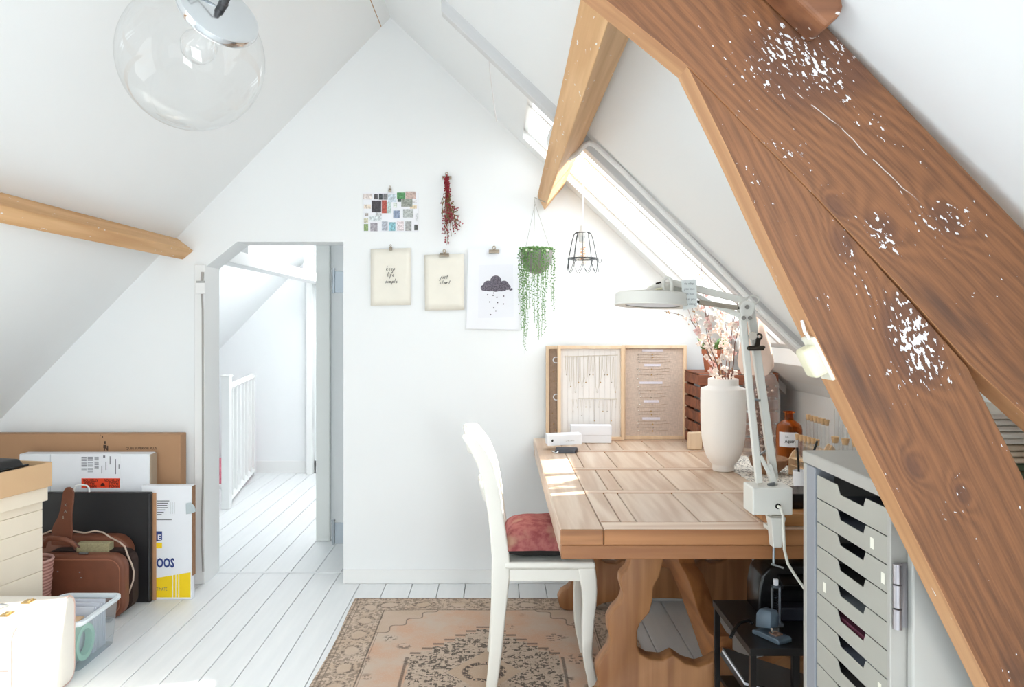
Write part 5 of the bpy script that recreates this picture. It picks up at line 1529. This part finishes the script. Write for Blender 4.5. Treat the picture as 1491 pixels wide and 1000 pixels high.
# crate with potted plant behind the vase
ct = thing('wooden_crate', 'reddish brown wooden crate at the back right of the table', 'crate', (1.2, 4.0, TZ))
CRT = wood('crate_wood', (150, 88, 58), (98, 54, 36), 0, 1.0, .6, contrast=.6)
CRTZ = wood('crate_post', (150, 88, 58), (98, 54, 36), 2, 1.0, .6, contrast=.6)
kx0, kx1, ky0, ky1, kz1 = PX(1017.5, 3.86), 1.365, 3.86, 4.16, PZ(543, 3.86)
for k in range(6):
    za = TZ + .002 + (kz1 - TZ) * k / 6; zb = TZ + (kz1 - TZ) * (k + 1) / 6 - .010
    B().box(kx0, kx1, ky0, ky0 + .012, za, zb).build('slat', CRT, ct, bev=.002, seg=1)
    B().box(kx0 + .0, kx0 + .012, ky0 + .0125, ky1, za, zb).build('slat', CRT, ct, bev=.002, seg=1)
    B().box(kx1 - .012, kx1, ky0 + .0125, ky1, za, zb - .0).build('slat', CRT, ct, bev=.002, seg=1)
for xx in (kx0 + .0125, kx1 - .0425):
    for yy in (ky0 + .0125, ky1 - .03): B().box(xx, xx + .03, yy, yy + .02, TZ + .001, kz1 - .012).build('corner_post', CRTZ, ct)
B().box(kx0, kx1, ky0, ky1, kz1 - .008, kz1).build('lid_board', CRT, ct, bev=.002, seg=1)
pt = thing('terracotta_pot', 'terracotta pot with a green plant on the crate behind the blossom', 'plant pot', (PX(1038, 3.95), 3.95, kz1))
c0 = (PX(1037, 3.96), 3.96, kz1 + .0008)
B().lathe([(0, 0), (.036, 0), (.047, .088), (.052, .088), (.053, .112), (.046, .112), (.045, .095), (0, .095)], c0, 24).build('pot', mat((176, 104, 72), .8, var=.08, name='terracotta'), pt, smooth=True)
b = B()
for k in range(26):
    a = rnd.uniform(0, 2 * PI); bp_ = Vector(c0) + Vector((.02 * math.cos(a), .02 * math.sin(a), .11))
    L = rnd.uniform(.06, .11)
    b.leaf(bp_, bp_ + Vector((L * .6 * math.cos(a), L * .5 * math.sin(a), L * rnd.uniform(.3, .9))), .014)
b.build('leaves', mat((92, 128, 62), .5, var=.2, name='plant_leaf'), pt)
# peach cloth hanging below the batten
pc_ = thing('peach_cloth', 'sheer peach cloth hanging from the batten behind the desk lamp', 'cloth', P(1100, 430, 3.24))
b = B(); d = 3.24
rows = [(424, 1088, 1103), (450, 1086, 1107), (480, 1083, 1112), (505, 1079, 1120), (525, 1077, 1125), (534, 1079, 1126), (545, 1083, 1117)]
loops = []
for y, xa, xb in rows:
    lp_ = []
    n = 20
    for k in range(n):
        a = 2 * PI * k / n
        xm, hw_ = (xa + xb) / 2, (xb - xa) / 2
        fold = 1 + .16 * math.sin(a * 5 + y * .02)
        lp_.append((PX(xm + hw_ * math.cos(a) * fold, d), d + .026 * math.sin(a) * fold, PZ(y + 2 * math.sin(a * 5), d)))
    loops.append(lp_)
b.loft(loops)
b.build('cloth', mat((246, 222, 206), .9, var=.04, vs=30, name='peach_muslin'), pc_, smooth=True, ang=70)
B().tube([P(1095, 426, d), P(1094, 418, d - .0), P(1093, 410, 3.2)], .002, 5).build('hanging_loop', mat((232, 200, 180), .9, var=0, name='peach_string'), pc_)
# glass bell jar with twigs
bj = thing('bell_jar', 'tall clear glass jar with dried twigs behind the desk lamp arms', 'jar', (PX(1108, 3.65), 3.65, TZ))
jc = (PX(1108, 3.65), 3.65, 0); sj = 3.65 / F
def jz(y): return TZ + .004 + (664 - y) * sj
B().lathe([(0, jz(664)), (25 * sj, jz(664)), (26.5 * sj, jz(660)), (26.5 * sj, jz(580)), (25 * sj, jz(562)), (20 * sj, jz(549)), (12 * sj, jz(541)), (10 * sj, jz(536)), (11 * sj, jz(533))], jc, 32).build('glass', GLASS, bj, smooth=True, ang=60)
b = B()
for k in range(9):
    a = rnd.uniform(0, 2 * PI); rr = rnd.uniform(.01, .05)
    p0 = Vector((jc[0] + rr * .5 * math.cos(a), jc[1] + rr * .5 * math.sin(a), jz(662)))
    p1 = Vector((jc[0] + rr * math.cos(a + 1), jc[1] + rr * math.sin(a + 1), jz(rnd.uniform(560, 620))))
    pm_ = p0.lerp(p1, .5) + Vector((rnd.uniform(-.015, .015), rnd.uniform(-.015, .015), 0))
    b.tube([p0, pm_, p1], .0028, 5)
    b.tube([pm_, pm_ + Vector((rnd.uniform(-.03, .03), rnd.uniform(-.02, .02), .03))], .002, 4)
b.build('twigs', mat((116, 72, 48), .8, var=.15, name='twig_brown'), bj)
b = B()
for k in range(60):
    a = rnd.uniform(0, 2 * PI); rr = rnd.uniform(0, .062)
    b.octa((jc[0] + rr * math.cos(a), jc[1] + rr * math.sin(a), jz(rnd.uniform(565, 661))), rnd.uniform(.005, .009))
b.build('dried_petals', mat((232, 206, 190), .8, var=.15, name='dried_petal'), bj)
# amber bottle
ab = thing('amber_bottle', 'amber apothecary bottle with white label beside the test tubes', 'bottle', (PX(1149, 3.42), 3.42, TZ))
ac = (PX(1149, 3.42), 3.42, 0); sb = 3.42 / F
def bz_(y): return TZ + .0036 + (677 - y) * sb
AMB = NT('amber_glass'); AMB.fin(lin((206, 104, 28)), .06); AMB.p.inputs['Transmission Weight'].default_value = .85; AMB.p.inputs['IOR'].default_value = 1.3
B().lathe([(0, bz_(677)), (16 * sb, bz_(677)), (18 * sb, bz_(675)), (18.5 * sb, bz_(650)), (18.5 * sb, bz_(628)), (17 * sb, bz_(621)), (11 * sb, bz_(616)), (6.5 * sb, bz_(613)), (6 * sb, bz_(604)), (8.5 * sb, bz_(602.5)), (8.5 * sb, bz_(601)), (5 * sb, bz_(601)), (4.6 * sb, bz_(612)), (0, bz_(615))], ac, 32).build('glass', AMB.m, ab, smooth=True, ang=50)
lb = []
n = 12
q = B()
for k in range(n):
    a0 = math.radians(205 + 85 * k / n); a1 = math.radians(205 + 85 * (k + 1) / n)
    rr = 18.9 * sb
    ins = .004 if k == n - 1 else 0
    q.quad((ac[0] + rr * math.cos(a0), ac[1] + rr * math.sin(a0), bz_(650.5) ), (ac[0] + rr * math.cos(a1), ac[1] + rr * math.sin(a1), bz_(650.5) + ins), (ac[0] + rr * math.cos(a1), ac[1] + rr * math.sin(a1), bz_(629.5) - ins), (ac[0] + rr * math.cos(a0), ac[1] + rr * math.sin(a0), bz_(629.5)))
q.build('label', PAPER, ab)
q = B(); text_bm(q, 'Aquar.', .020, (ac[0] - .040, ac[1] - 19.6 * sb, bz_(644)), sx=.85, bold=.0004); text_bm(q, 'Lic.', .014, (ac[0] - .038, ac[1] - 19.6 * sb, bz_(636.5)), sx=.9)
q.build('lettering', INK, ab)
# bowl behind the lamp arms
bw = thing('wooden_bowl', 'small brown wooden bowl behind the lamp arms', 'bowl', (1.11, 3.2, TZ))
B().lathe([(0, 0), (.036, 0), (.04, .006), (.066, .030), (.078, .062), (.074, .064), (.060, .034), (.03, .012), (0, .010)], (1.09, 3.20, TZ + .0036), 28).build('body', wood('bowl_wood', (178, 134, 98), (128, 90, 62), 0, 1.0, .5), bw, smooth=True)

ORD = ['first', 'second', 'third', 'fourth', 'fifth', 'sixth']
# test tube racks
RACK = wood('rack_pine', (236, 204, 164), (214, 176, 132), 0, 1.2, .55)
CORK = mat((218, 180, 134), .85, var=.12, vs=90, name='cork')
def rack(label, xa, ya_, xb, yb_, n, da, db_, z_top_h, tube_r=.0072, wood_h=.10, tl='front'):
    A = Vector((PX(xa, da), da, TZ + .0036)); Bp = Vector((PX(xb, db_), db_, TZ + .0036))
    dirv = (Bp - A).normalized(); perp = Vector((-dirv.y, dirv.x, 0)) * .028
    r = thing('tube_rack', label, 'rack', A.lerp(Bp, .5))
    ends = []
    for e_, sg in ((A - dirv * .014, -1), (Bp + dirv * .014, 1)):
        q = B()
        prof = [(-1, 0), (1, 0), (1, .62), (.45, .9), (0, 1), (-.45, .9), (-1, .62)]
        l0 = [e_ + perp * u + Vector((0, 0, v * wood_h)) for u, v in prof]
        l1 = [p + dirv * .006 * sg for p in l0]
        q.loft([l0, l1]); q.build('end_board', RACK, r, bev=.001, seg=1)
    for hz in (.004, wood_h * .38, wood_h * .66):
        q = B()
        a0, b0 = A - dirv * .0135, Bp + dirv * .0135
        q.loft([[a0 + perp * .8 + Vector((0, 0, hz)), a0 - perp * .8 + Vector((0, 0, hz)), a0 - perp * .8 + Vector((0, 0, hz + .004)), a0 + perp * .8 + Vector((0, 0, hz + .004))],
                [b0 + perp * .8 + Vector((0, 0, hz)), b0 - perp * .8 + Vector((0, 0, hz)), b0 - perp * .8 + Vector((0, 0, hz + .004)), b0 + perp * .8 + Vector((0, 0, hz + .004))]])
        q.build('shelf', RACK, r)
    H_ = z_top_h
    first = None
    for k in range(n):
        p = A.lerp(Bp, k / (n - 1)) + Vector((0, 0, .009))
        if first is None:
            t_ = thing('test_tube', 'corked glass test tube in the ' + tl, 'test tube', p, group='corked test tubes in the ' + tl)
            B().lathe([(0, p.z), (tube_r * .6, p.z + .002), (tube_r, p.z + .008), (tube_r, p.z + H_ - .016)], (p.x, p.y, 0), 12).build('glass', GLASS, t_, smooth=True, ang=70)
            B().lathe([(0, p.z + H_ - .024), (tube_r * .9, p.z + H_ - .024), (tube_r * 1.25, p.z + H_), (0, p.z + H_)], (p.x, p.y, 0), 12).build('cork', CORK, t_, smooth=True)
            first = t_
        else: dup(first, p, ORD[k] + ' corked test tube from the left in the ' + tl)
    first['label'] = ORD[0] + ' corked test tube from the left in the ' + tl
    return r
rack('low pine test tube rack nearest the cabinet corner', 1161, 0, 1190, 0, 6, 3.16, 3.02, .155, tl='front rack by the cabinet corner')
rack('taller pine test tube rack beside the amber bottle', 1177, 0, 1204, 0, 6, 3.40, 3.22, .205, tube_r=.0085, wood_h=.12, tl='tall rack by the amber bottle')
rack('pine test tube rack half hidden by the timber truss', 1216, 0, 1246, 0, 3, 3.02, 2.92, .165, tube_r=.012, wood_h=.14, tl='rack beside the timber truss')
tt = None
for k in range(4):
    p = Vector((PX(1219 + 6 * k, 3.22 - .03 * k), 3.22 - .03 * k, TZ + .0036))
    if tt is None:
        tt = thing('glass_tube', 'first tall open glass tube from the left behind the racks at the truss', 'tube', p, group='tall open glass tubes by the truss')
        B().lathe([(0, p.z), (.011, p.z), (.011, p.z + .26)], (p.x, p.y, 0), 12).build('glass', GLASS, tt, smooth=True, ang=70)
        B().tube([(p.x + .011 * math.cos(2 * PI * j / 12), p.y + .011 * math.sin(2 * PI * j / 12), p.z + .26) for j in range(12)], .0012, 4, closed=True).build('lip', mat((226, 222, 214), .3, var=0, name='glass_lip'), tt)
    else: dup(tt, p, ORD[k] + ' tall open glass tube from the left behind the racks at the truss')
# pen cup
pcu = thing('pen_cup', 'white cup with pens beside the cabinet top corner', 'cup', (PX(1163, 2.9), 2.9, TZ))
cc0 = (PX(1166, 2.88), 2.88, TZ + .0036)
B().lathe([(0, 0), (.024, 0), (.028, .07), (.026, .07), (.022, .006), (0, .006)], cc0, 20).build('cup', PAPER, pcu, smooth=True)
for k, (xa, ya, xb, yb) in enumerate(((1169, 690, 1161, 651), (1180, 690, 1190, 642))):
    b = B().tube([Vector((cc0[0] - .004 + .008 * k, 2.88, cc0[2] + .012)), P(xb, yb, 2.86)], .0042, 8)
    tag(b.build('marker_pen', GLOSSBLACK), ['black marker pen leaning left in the white cup', 'black marker pen leaning right in the white cup'][k], 'pen')
# wooden tray + black box behind the lamp foot
wt = thing('wooden_box', 'shallow oak box on the near right corner of the tabletop', 'box', (.95, 2.5, TZ))
wx0, wx1, wy0, wy1, wz1 = PX(1121, 2.37), 1.06, 2.375, 2.60, PZ(748, 2.375)
WBX = wood('box_oak', (198, 142, 88), (152, 100, 56), 0, .9, .5)
B().box(wx0, wx1, wy0, wy0 + .012, TZ + .001, wz1).build('front', WBX, wt, bev=.002)
B().box(wx0, wx1, wy1 - .012, wy1, TZ + .001, wz1).build('rear', WBX, wt, bev=.002)
B().box(wx0, wx0 + .012, wy0 + .0125, wy1 - .0125, TZ + .001, wz1).build('side', WBX, wt, bev=.002)
B().box(wx1 - .012, wx1, wy0 + .0125, wy1 - .0125, TZ + .001, wz1).build('side', WBX, wt, bev=.002)
B().box(wx0 + .0125, wx1 - .0125, wy0 + .0125, wy1 - .0125, wz1 - .012, wz1 - .006).build('lid', WBX, wt)
tag(B().box(PX(1150, 2.46), 1.03, 2.46, 2.585, wz1 - .0055, PZ(719, 2.46)).build('black_box', GLOSSBLACK, bev=.004), 'small black box on the oak box behind the lamp clamp', 'box')

# ------------------------------------------------------------------ articulated desk lamp
dl = thing('desk_lamp', 'white articulated magnifier lamp clamped to the table end', 'lamp', (PX(1125, 2.3), 2.3, TZ))
LD = 2.31
B().box(PX(1096, 2.27), PX(1154.5, 2.27), 2.27, 2.36, PZ(750, 2.27), PZ(710, 2.27)).build('base_box', LAMPWHITE, dl, bev=.004, seg=2)
B().lathe([(0, 0), (.008, 0), (.009, -.004), (.005, -.005), (0, -.005)], P(1133, 737, 2.269), 12, Matrix.Rotation(-PI / 2, 4, 'X') @ Matrix.Rotation(PI, 4, 'X')).build('cable_grommet', GLOSSBLACK, dl)
b = B()
b.loft([[(PX(1118, LD), 2.288, PZ(751, LD)), (PX(1141, LD), 2.288, PZ(751, LD)), (PX(1141, LD), 2.334, PZ(751, LD)), (PX(1118, LD), 2.334, PZ(751, LD))],
        [(PX(1121, LD), 2.292, PZ(765, LD)), (PX(1139, LD), 2.292, PZ(765, LD)), (PX(1139, LD), 2.334, PZ(765, LD)), (PX(1121, LD), 2.334, PZ(765, LD))],
        [(PX(1124, LD), 2.30, PZ(796, LD)), (PX(1137, LD), 2.30, PZ(796, LD)), (PX(1137, LD), 2.334, PZ(796, LD)), (PX(1124, LD), 2.334, PZ(796, LD))]])
b.build('clamp', LAMPWHITE, dl, bev=.003, seg=2)
B().box(PX(1122, LD), PX(1139, LD), 2.335, 2.373, TZ + .0006, TZ + .0125).box(PX(1122, LD), PX(1139, LD), 2.30, 2.373, PZ(757, 2.3), PZ(751, 2.3)).build('clamp_jaw', LAMPWHITE, dl)
B().tube([(PX(1128, LD), 2.318, PZ(796, LD)), (PX(1128, LD), 2.318, PZ(821, LD))], .0042, 8).build('clamp_screw', STEEL, dl)
B().tube([(PX(1124, LD), 2.318, PZ(822, LD)), (PX(1140, LD), 2.305, PZ(826, LD))], .003, 6).build('screw_bar', STEEL, dl)
def bar(b, xa, ya, xb, yb, d, w, th):
    p, q = P(xa, ya, d), P(xb, yb, d)
    dv = (q - p).normalized(); s_ = Vector((dv.z, 0, -dv.x)) * w
    yv = Vector((0, th, 0))
    b.loft([[p - s_ - yv, p + s_ - yv, p + s_ + yv, p - s_ + yv], [q - s_ - yv, q + s_ - yv, q + s_ + yv, q - s_ + yv]])
    return b
bar(B(), 1081, 462, 1105, 703, 2.31, .0095, .009).build('lower_arm', LAMPWHITE, dl, bev=.002, seg=1)
bar(B(), 1092, 446, 1127, 697, 2.33, .0115, .009).build('lower_arm', LAMPWHITE, dl, bev=.002, seg=1)
def spring(b, p, q, r, turns, wr, n=10):
    p, q = Vector(p), Vector(q); dv = q - p; t = dv.normalized(); u = t.orthogonal().normalized(); w = t.cross(u)
    pts = [p + dv * (k / (turns * n)) + (u * math.cos(2 * PI * k / n) + w * math.sin(2 * PI * k / n)) * r for k in range(turns * n + 1)]
    b.tube(pts, wr, 4)
    return b
spring(B(), P(1095, 586, 2.32), P(1105, 662, 2.32), .0058, 24, .0016, 8).build('spring', STEEL, dl)
spring(B(), P(1109, 590, 2.345), P(1117, 656, 2.345), .0052, 22, .0015, 8).build('spring', STEEL, dl)
B().tube([P(1093, 581, 2.318), P(1107, 583, 2.318)], .004, 6).tube([P(1105, 663, 2.32), P(1116, 655, 2.34)], .003, 6).build('spring_pin', STEEL, dl)
bar(bar(B(), 1107, 664, 1121, 690, 2.305, .006, .004), 1118, 676, 1127, 705, 2.315, .009, .012).build('knuckle', LAMPWHITE, dl, bev=.002, seg=1)
B().lathe([(0, 0), (.014, 0), (.014, .016), (0, .016)], (PX(1125, 2.315), 2.315, PZ(712, 2.315)), 14).build('swivel', LAMPWHITE, dl)
B().tube([P(1118, 706, 2.30), P(1128, 704, 2.30)], .005, 8).build('pivot', STEEL, dl)
B().prism([(PX(1075, LD), PZ(446, LD)), (PX(1082, LD), PZ(437, LD)), (PX(1098, LD), PZ(440, LD)), (PX(1097, LD), PZ(452, LD)), (PX(1090, LD), PZ(468, LD)), (PX(1078, LD), PZ(466, LD))], LD - .012, LD + .022).build('elbow', LAMPWHITE, dl, bev=.003)
b = B()
for (xx, yy) in ((1088, 447), (1083, 463), (1092, 463)): b.tube([P(xx, yy, LD - .016), P(xx, yy, LD - .011)], .0065, 10)
b.build('elbow_bolts', mat((112, 108, 102), .35, .9, var=.05, name='bolt_metal'), dl)
bar(B(), 976, 411, 1086, 438, 2.325, .010, .008).build('upper_arm', LAMPWHITE, dl, bev=.002, seg=1)
bar(B(), 1040, 444, 1082, 461, 2.31, .0075, .007).build('upper_arm', LAMPWHITE, dl, bev=.002, seg=1)
bar(B(), 1003, 424, 1042, 445, 2.31, .0060, .006).build('upper_arm', LAMPWHITE, dl, bev=.002, seg=1)
B().tube([P(1018, 440, 2.305), P(1074, 448, 2.305)], .0075, 10).build('balance_tube', mat((176, 166, 152), .3, .6, var=.03, name='champagne_tube'), dl, smooth=True)
B().tube([P(1012, 438.5, 2.305), P(1019, 440, 2.305)], .004, 8).tube([P(1074, 448, 2.305), P(1080, 449, 2.305)], .004, 8).build('tube_end', DKMETAL, dl)
B().tube([P(x, y, 2.31) for x, y in ((1084, 444), (1085, 438), (1090, 432), (1098, 430), (1104, 433), (1105, 438), (1101, 442), (1094, 443), (1088, 442))], .0028, 6).build('cable_loop', mat((206, 204, 198), .5, var=0, name='lamp_flex'), dl, smooth=True)
# head
hcx, hcy = PX(950, 2.36), 2.36
hr = 54.5 * 2.36 / F
def hz(y): return PZ(y, 2.36)
tilt = Matrix.Rotation(math.radians(2.5), 4, 'Y') @ Matrix.Rotation(math.radians(-3), 4, 'X')
hm = tilt
hz0 = hz(446)
B().lathe([(hr * .72, .002), (hr, .0), (hr + .002, .004), (hr, .010), (hr, .030), (hr * .985, .036), (hr * .9, .040), (hr * .55, .043), (0, .044)], (hcx, hcy, hz0), 48, hm).build('shade', LAMPWHITE, dl, smooth=True, ang=35)
B().lathe([(0, .004), (hr * .71, .004)], (hcx, hcy, hz0), 40, hm).build('diffuser', PAPER, dl)
B().loft([[(PX(x, 2.36), hcy - w, hz(y)) for x, y, w in ((930, 431, .02), (1004, 437, .02))] + [(PX(x, 2.36), hcy + .03, hz(y)) for x, y in ((1004, 437), (930, 431))],
          [(PX(x, 2.36), hcy - .03, hz(y)) for x, y in ((946, 417), (996, 414))] + [(PX(x, 2.36), hcy + .03, hz(y)) for x, y in ((996, 414), (946, 417))],
          [(PX(x, 2.36), hcy - .02, hz(y)) for x, y in ((958, 411), (990, 409))] + [(PX(x, 2.36), hcy + .02, hz(y)) for x, y in ((990, 409), (958, 411))]]).build('housing', LAMPWHITE, dl, bev=.008, seg=3, smooth=True, ang=60)
B().tube([P(x, y, 2.30) for x, y in ((966, 424), (966, 408), (970, 404), (975, 405), (978, 412), (978, 430))], .0055, 8).build('head_bracket', LAMPWHITE, dl, smooth=True)
B().tube([P(x, y, 2.295) for x, y in ((964, 420), (956, 421), (950, 426), (949, 430), (953, 431), (960, 426))], .0036, 6).build('wing_nut', CREAMPL, dl, smooth=True)
b = B().tube([P(962, 427, 2.285), P(962, 427, 2.31)], .010, 12).tube([P(975, 427, 2.29), P(975, 427, 2.31)], .007, 10)
b.build('head_bolts', mat((150, 136, 116), .4, .8, var=.05, name='tan_metal'), dl)
B().tube([P(955, 413, 2.30), P(962, 411, 2.30)], .003, 6).build('switch_pin', GLOSSBLACK, dl)
cbl = [(1133, 737, 2.264), (1137, 740, 2.25), (1140, 750, 2.25), (1141, 775, 2.26), (1142, 800, 2.27), (1147, 820, 2.28), (1158, 838, 2.28), (1170, 855, 2.28), (1185, 880, 2.28)]
B().tube([P(*p) for p in cbl], .0042, 8).build('power_cable', mat((226, 224, 214), .5, var=0, name='ivory_flex'), dl, smooth=True)
# paper note on the upper arm
nt = thing('paper_note', 'small grey paper note with hand lettering hanging on the lamp arm', 'note', P(1004, 428, 2.29))
d = 2.292
wavy_sheet(B(), [(PX(992, d), PZ(408, d)), (PX(1013.5, d), PZ(406, d)), (PX(1015, d), PZ(447, d)), (PX(994, d), PZ(452, d))], d - .001, .002, 5).build('sheet', mat((226, 231, 229), .8, var=.02, name='grey_note_paper'), nt, smooth=True)
q = B()
for yy, s_ in ((413, 'do what'), (420.5, 'you love'), (428, 'and love'), (435.5, 'what you'), (442.5, 'are doing')):
    text_bm(q, s_, .0100, (PX(995.5, d), d - .0052, PZ(yy + 1.5, d)), sx=.88)
q.build('lettering', mat((120, 124, 128), .8, var=0, name='pencil_grey'), nt)
# bulldog clip on the lower arm
bcl = thing('bulldog_clip', 'dark metal bulldog clip gripping the lower lamp arm', 'clip', P(1103, 500, 2.3))
d = 2.30
B().tube([P(1088, 505, d), P(1090, 507, d), P(1111, 506.5, d), P(1113, 504, d)], [.004, .0075, .0075, .004], 10).build('jaw', DKMETAL, bcl, smooth=True)
B().prism([(PX(1098, d), PZ(504, d)), (PX(1105, d), PZ(504, d)), (PX(1107, d), PZ(492, d)), (PX(1101, d), PZ(492, d))], d - .006, d + .002).build('body', DKMETAL, bcl)
B().tube([Vector((PX(1104.5, d) + .0082 * math.cos(2 * PI * k / 14), d - .003, PZ(490, d) + .0082 * math.sin(2 * PI * k / 14))) for k in range(14)], .003, 6, closed=True).build('rear_loop', DKMETAL, bcl)
B().tube([P(1096, 489, d + .004), P(1096, 489, d - .008)], .0125, 14).build('front_loop', mat((150, 142, 132), .3, .9, var=.05, name='light_clip_metal'), bcl)

# ------------------------------------------------------------------ below the table: side table, printer, punch, papers
stb = thing('side_table', 'small black metal side table under the near table end', 'table', (.97, 2.48, 0))
sx0, sx1, sy0, sy1, sz = .722, 1.22, 2.275, 2.675, .452
PB = mat((32, 30, 30), .28, var=.05, name='black_lacquer')
B().box(sx0, sx1, sy0, sy1, sz - .022, sz).build('top', PB, stb, bev=.002)
for xx, yy in ((sx0 + .003, sy0 + .003), (sx0 + .003, sy1 - .02), (sx1 - .02, sy0 + .003), (sx1 - .02, sy1 - .02)):
    B().box(xx, xx + .017, yy, yy + .017, .002, sz - .0222).build('leg', PB, stb)
B().box(sx0 + .125, sx0 + .145, sy0 + .003, sy0 + .02, .002, sz - .0222).build('leg', PB, stb)
tag(B().tube([P(1064, 928, 2.33), P(1070, 915, 2.36), P(1078, 906, 2.4), P(1090, 903, 2.42), P(1096, 908, 2.42)], .0052, 8).build('cable_end', GLOSSBLACK, smooth=True), 'thick black cable end curling over the side table edge', 'cable')
fo = thing('document_folder', 'black folder with pale edge leaning below the side table top', 'folder', (.86, 2.5, 0))
fm_ = Matrix.Translation((.74, 2.46, .30)) @ Matrix.Rotation(math.radians(18), 4, 'Y')
B().box(-.02, .30, -.12, .12, 0, .012, fm_).build('cover', PB, fo)
B().box(-.018, .298, -.118, .118, .0125, .020, fm_).build('pages', PAPER, fo)
B().box(-.02, .30, -.12, .12, .0205, .026, fm_).build('cover', PB, fo)
sh_ = B().box(sx0 + .02, sx1 - .02, sy0 + .02, sy1 - .02, .19, .205).build('shelf', PB, stb)
pr = thing('printer', 'black compact printer standing on the small side table', 'printer', (1.03, 2.58, sz))
px0, px1, py0, py1 = PX(1094, 2.60), 1.20, 2.50, 2.66
b = B()
b.prism([(px0, sz + .001), (px1, sz + .001), (px1, sz + .165), (px0 + .07, sz + .165), (px0 + .035, sz + .155), (px0 + .012, sz + .13), (px0 + .002, sz + .08)], py0 + .03, py1)
b.build('body', GLOSSBLACK, pr, bev=.010, seg=3, smooth=True, ang=50)
B().prism([(py0 + .03, sz + .10), (py0 - .015, sz + .095), (py0 - .02, sz + .115), (py0 + .03, sz + .135)], px0 + .06, px1 - .01, axis='x').build('lid', GLOSSBLACK, pr, bev=.004)
B().box(px0 + .055, px1, py0 - .025, py0 + .03, sz + .001, sz + .045).build('paper_tray', mat((44, 46, 56), .25, var=.03, name='smoky_plastic'), pr, bev=.006)
hpn = thing('hole_punch', 'blue grey desk punch with tall chrome post on the side table', 'hole punch', P(1125, 925, 2.35))
PUN = mat((92, 108, 122), .4, .2, var=.06, name='blue_grey_enamel_tool')
hx, hy = PX(1122, 2.36), 2.35
pr2 = Matrix.Translation((hx, hy, sz + .001)) @ Matrix.Rotation(math.radians(28), 4, 'Z')
B().prism([(-.052, .0), (.052, .0), (.052, .012), (.030, .016), (-.044, .016), (-.052, .012)], -.027, .027, m=pr2 @ Matrix.Rotation(PI / 2, 4, 'Z')).build('base', PUN, hpn, bev=.003)
B().loft([[pr2 @ Vector(p) for p in ((-.018, -.012, .034), (.018, -.012, .034), (.018, .048, .018), (-.018, .048, .018))],
          [pr2 @ Vector(p) for p in ((-.018, -.014, .070), (.018, -.014, .070), (.018, .046, .062), (-.018, .046, .062))],
          [pr2 @ Vector(p) for p in ((-.014, -.008, .084), (.014, -.008, .084), (.014, .034, .080), (-.014, .034, .080))]]).build('head', PUN, hpn, bev=.005, seg=2, smooth=True)
B().box(-.013, .013, -.030, .0, .0165, .020, pr2).build('plate', mat((190, 150, 130), .3, .8, name='copper_plate'), hpn)
B().box(-.014, .014, -.016, -.010, .022, .036, pr2).build('punch_head', CHROME, hpn)
hpx = pr2 @ Vector((.012, .03, 0))
lv = thing('stamp_frame', 'upright chrome stamp frame standing behind the blue grey punch', 'stamp', P(1131, 880, 2.44))
lx, ly = PX(1130.5, 2.44), 2.445
b = B()
for s_ in (-1, 1): b.box(lx + s_ * .0115 - .002, lx + s_ * .0115 + .002, ly - .006, ly + .006, sz + .001, sz + .125)
b.box(lx - .0135, lx + .0135, ly - .006, ly + .006, sz + .118, sz + .125); b.box(lx - .02, lx + .02, ly - .015, ly + .015, sz + .001, sz + .012)
b.build('frame', mat((150, 160, 172), .3, .8, var=.05, name='cool_steel'), lv, bev=.001, seg=1)
spring(B(), (lx, ly, sz + .03), (lx, ly, sz + .10), .005, 9, .0014, 8).build('spring', mat((64, 70, 80), .3, .9, var=0, name='spring_steel'), lv)
B().box(lx - .0065, lx + .0065, ly - .006, ly + .006, sz + .1255, sz + .146).build('knob', PAPER, lv, bev=.002)
ps = thing('paper_stack', 'stack of flat white papers on the floor below the table', 'paper stack', (1.0, 3.97, 0))
for k in range(7):
    j = rnd.uniform(-.008, .008)
    B().box(PX(945, 3.97) + j, PX(1091, 3.97) + j, 3.94 + j * .4, 4.18 + j * .4, .001 + .0138 * k, .001 + .0138 * k + .0128).build('sheet_bundle', mat((228, 228, 226), .8, var=.03, name='offwhite_paper'), ps, bev=.001, seg=1)

# purge empty leftovers
for o in list(bpy.data.objects):
    if o.type == 'MESH' and len(o.data.vertices) == 0:
        bpy.data.objects.remove(o)
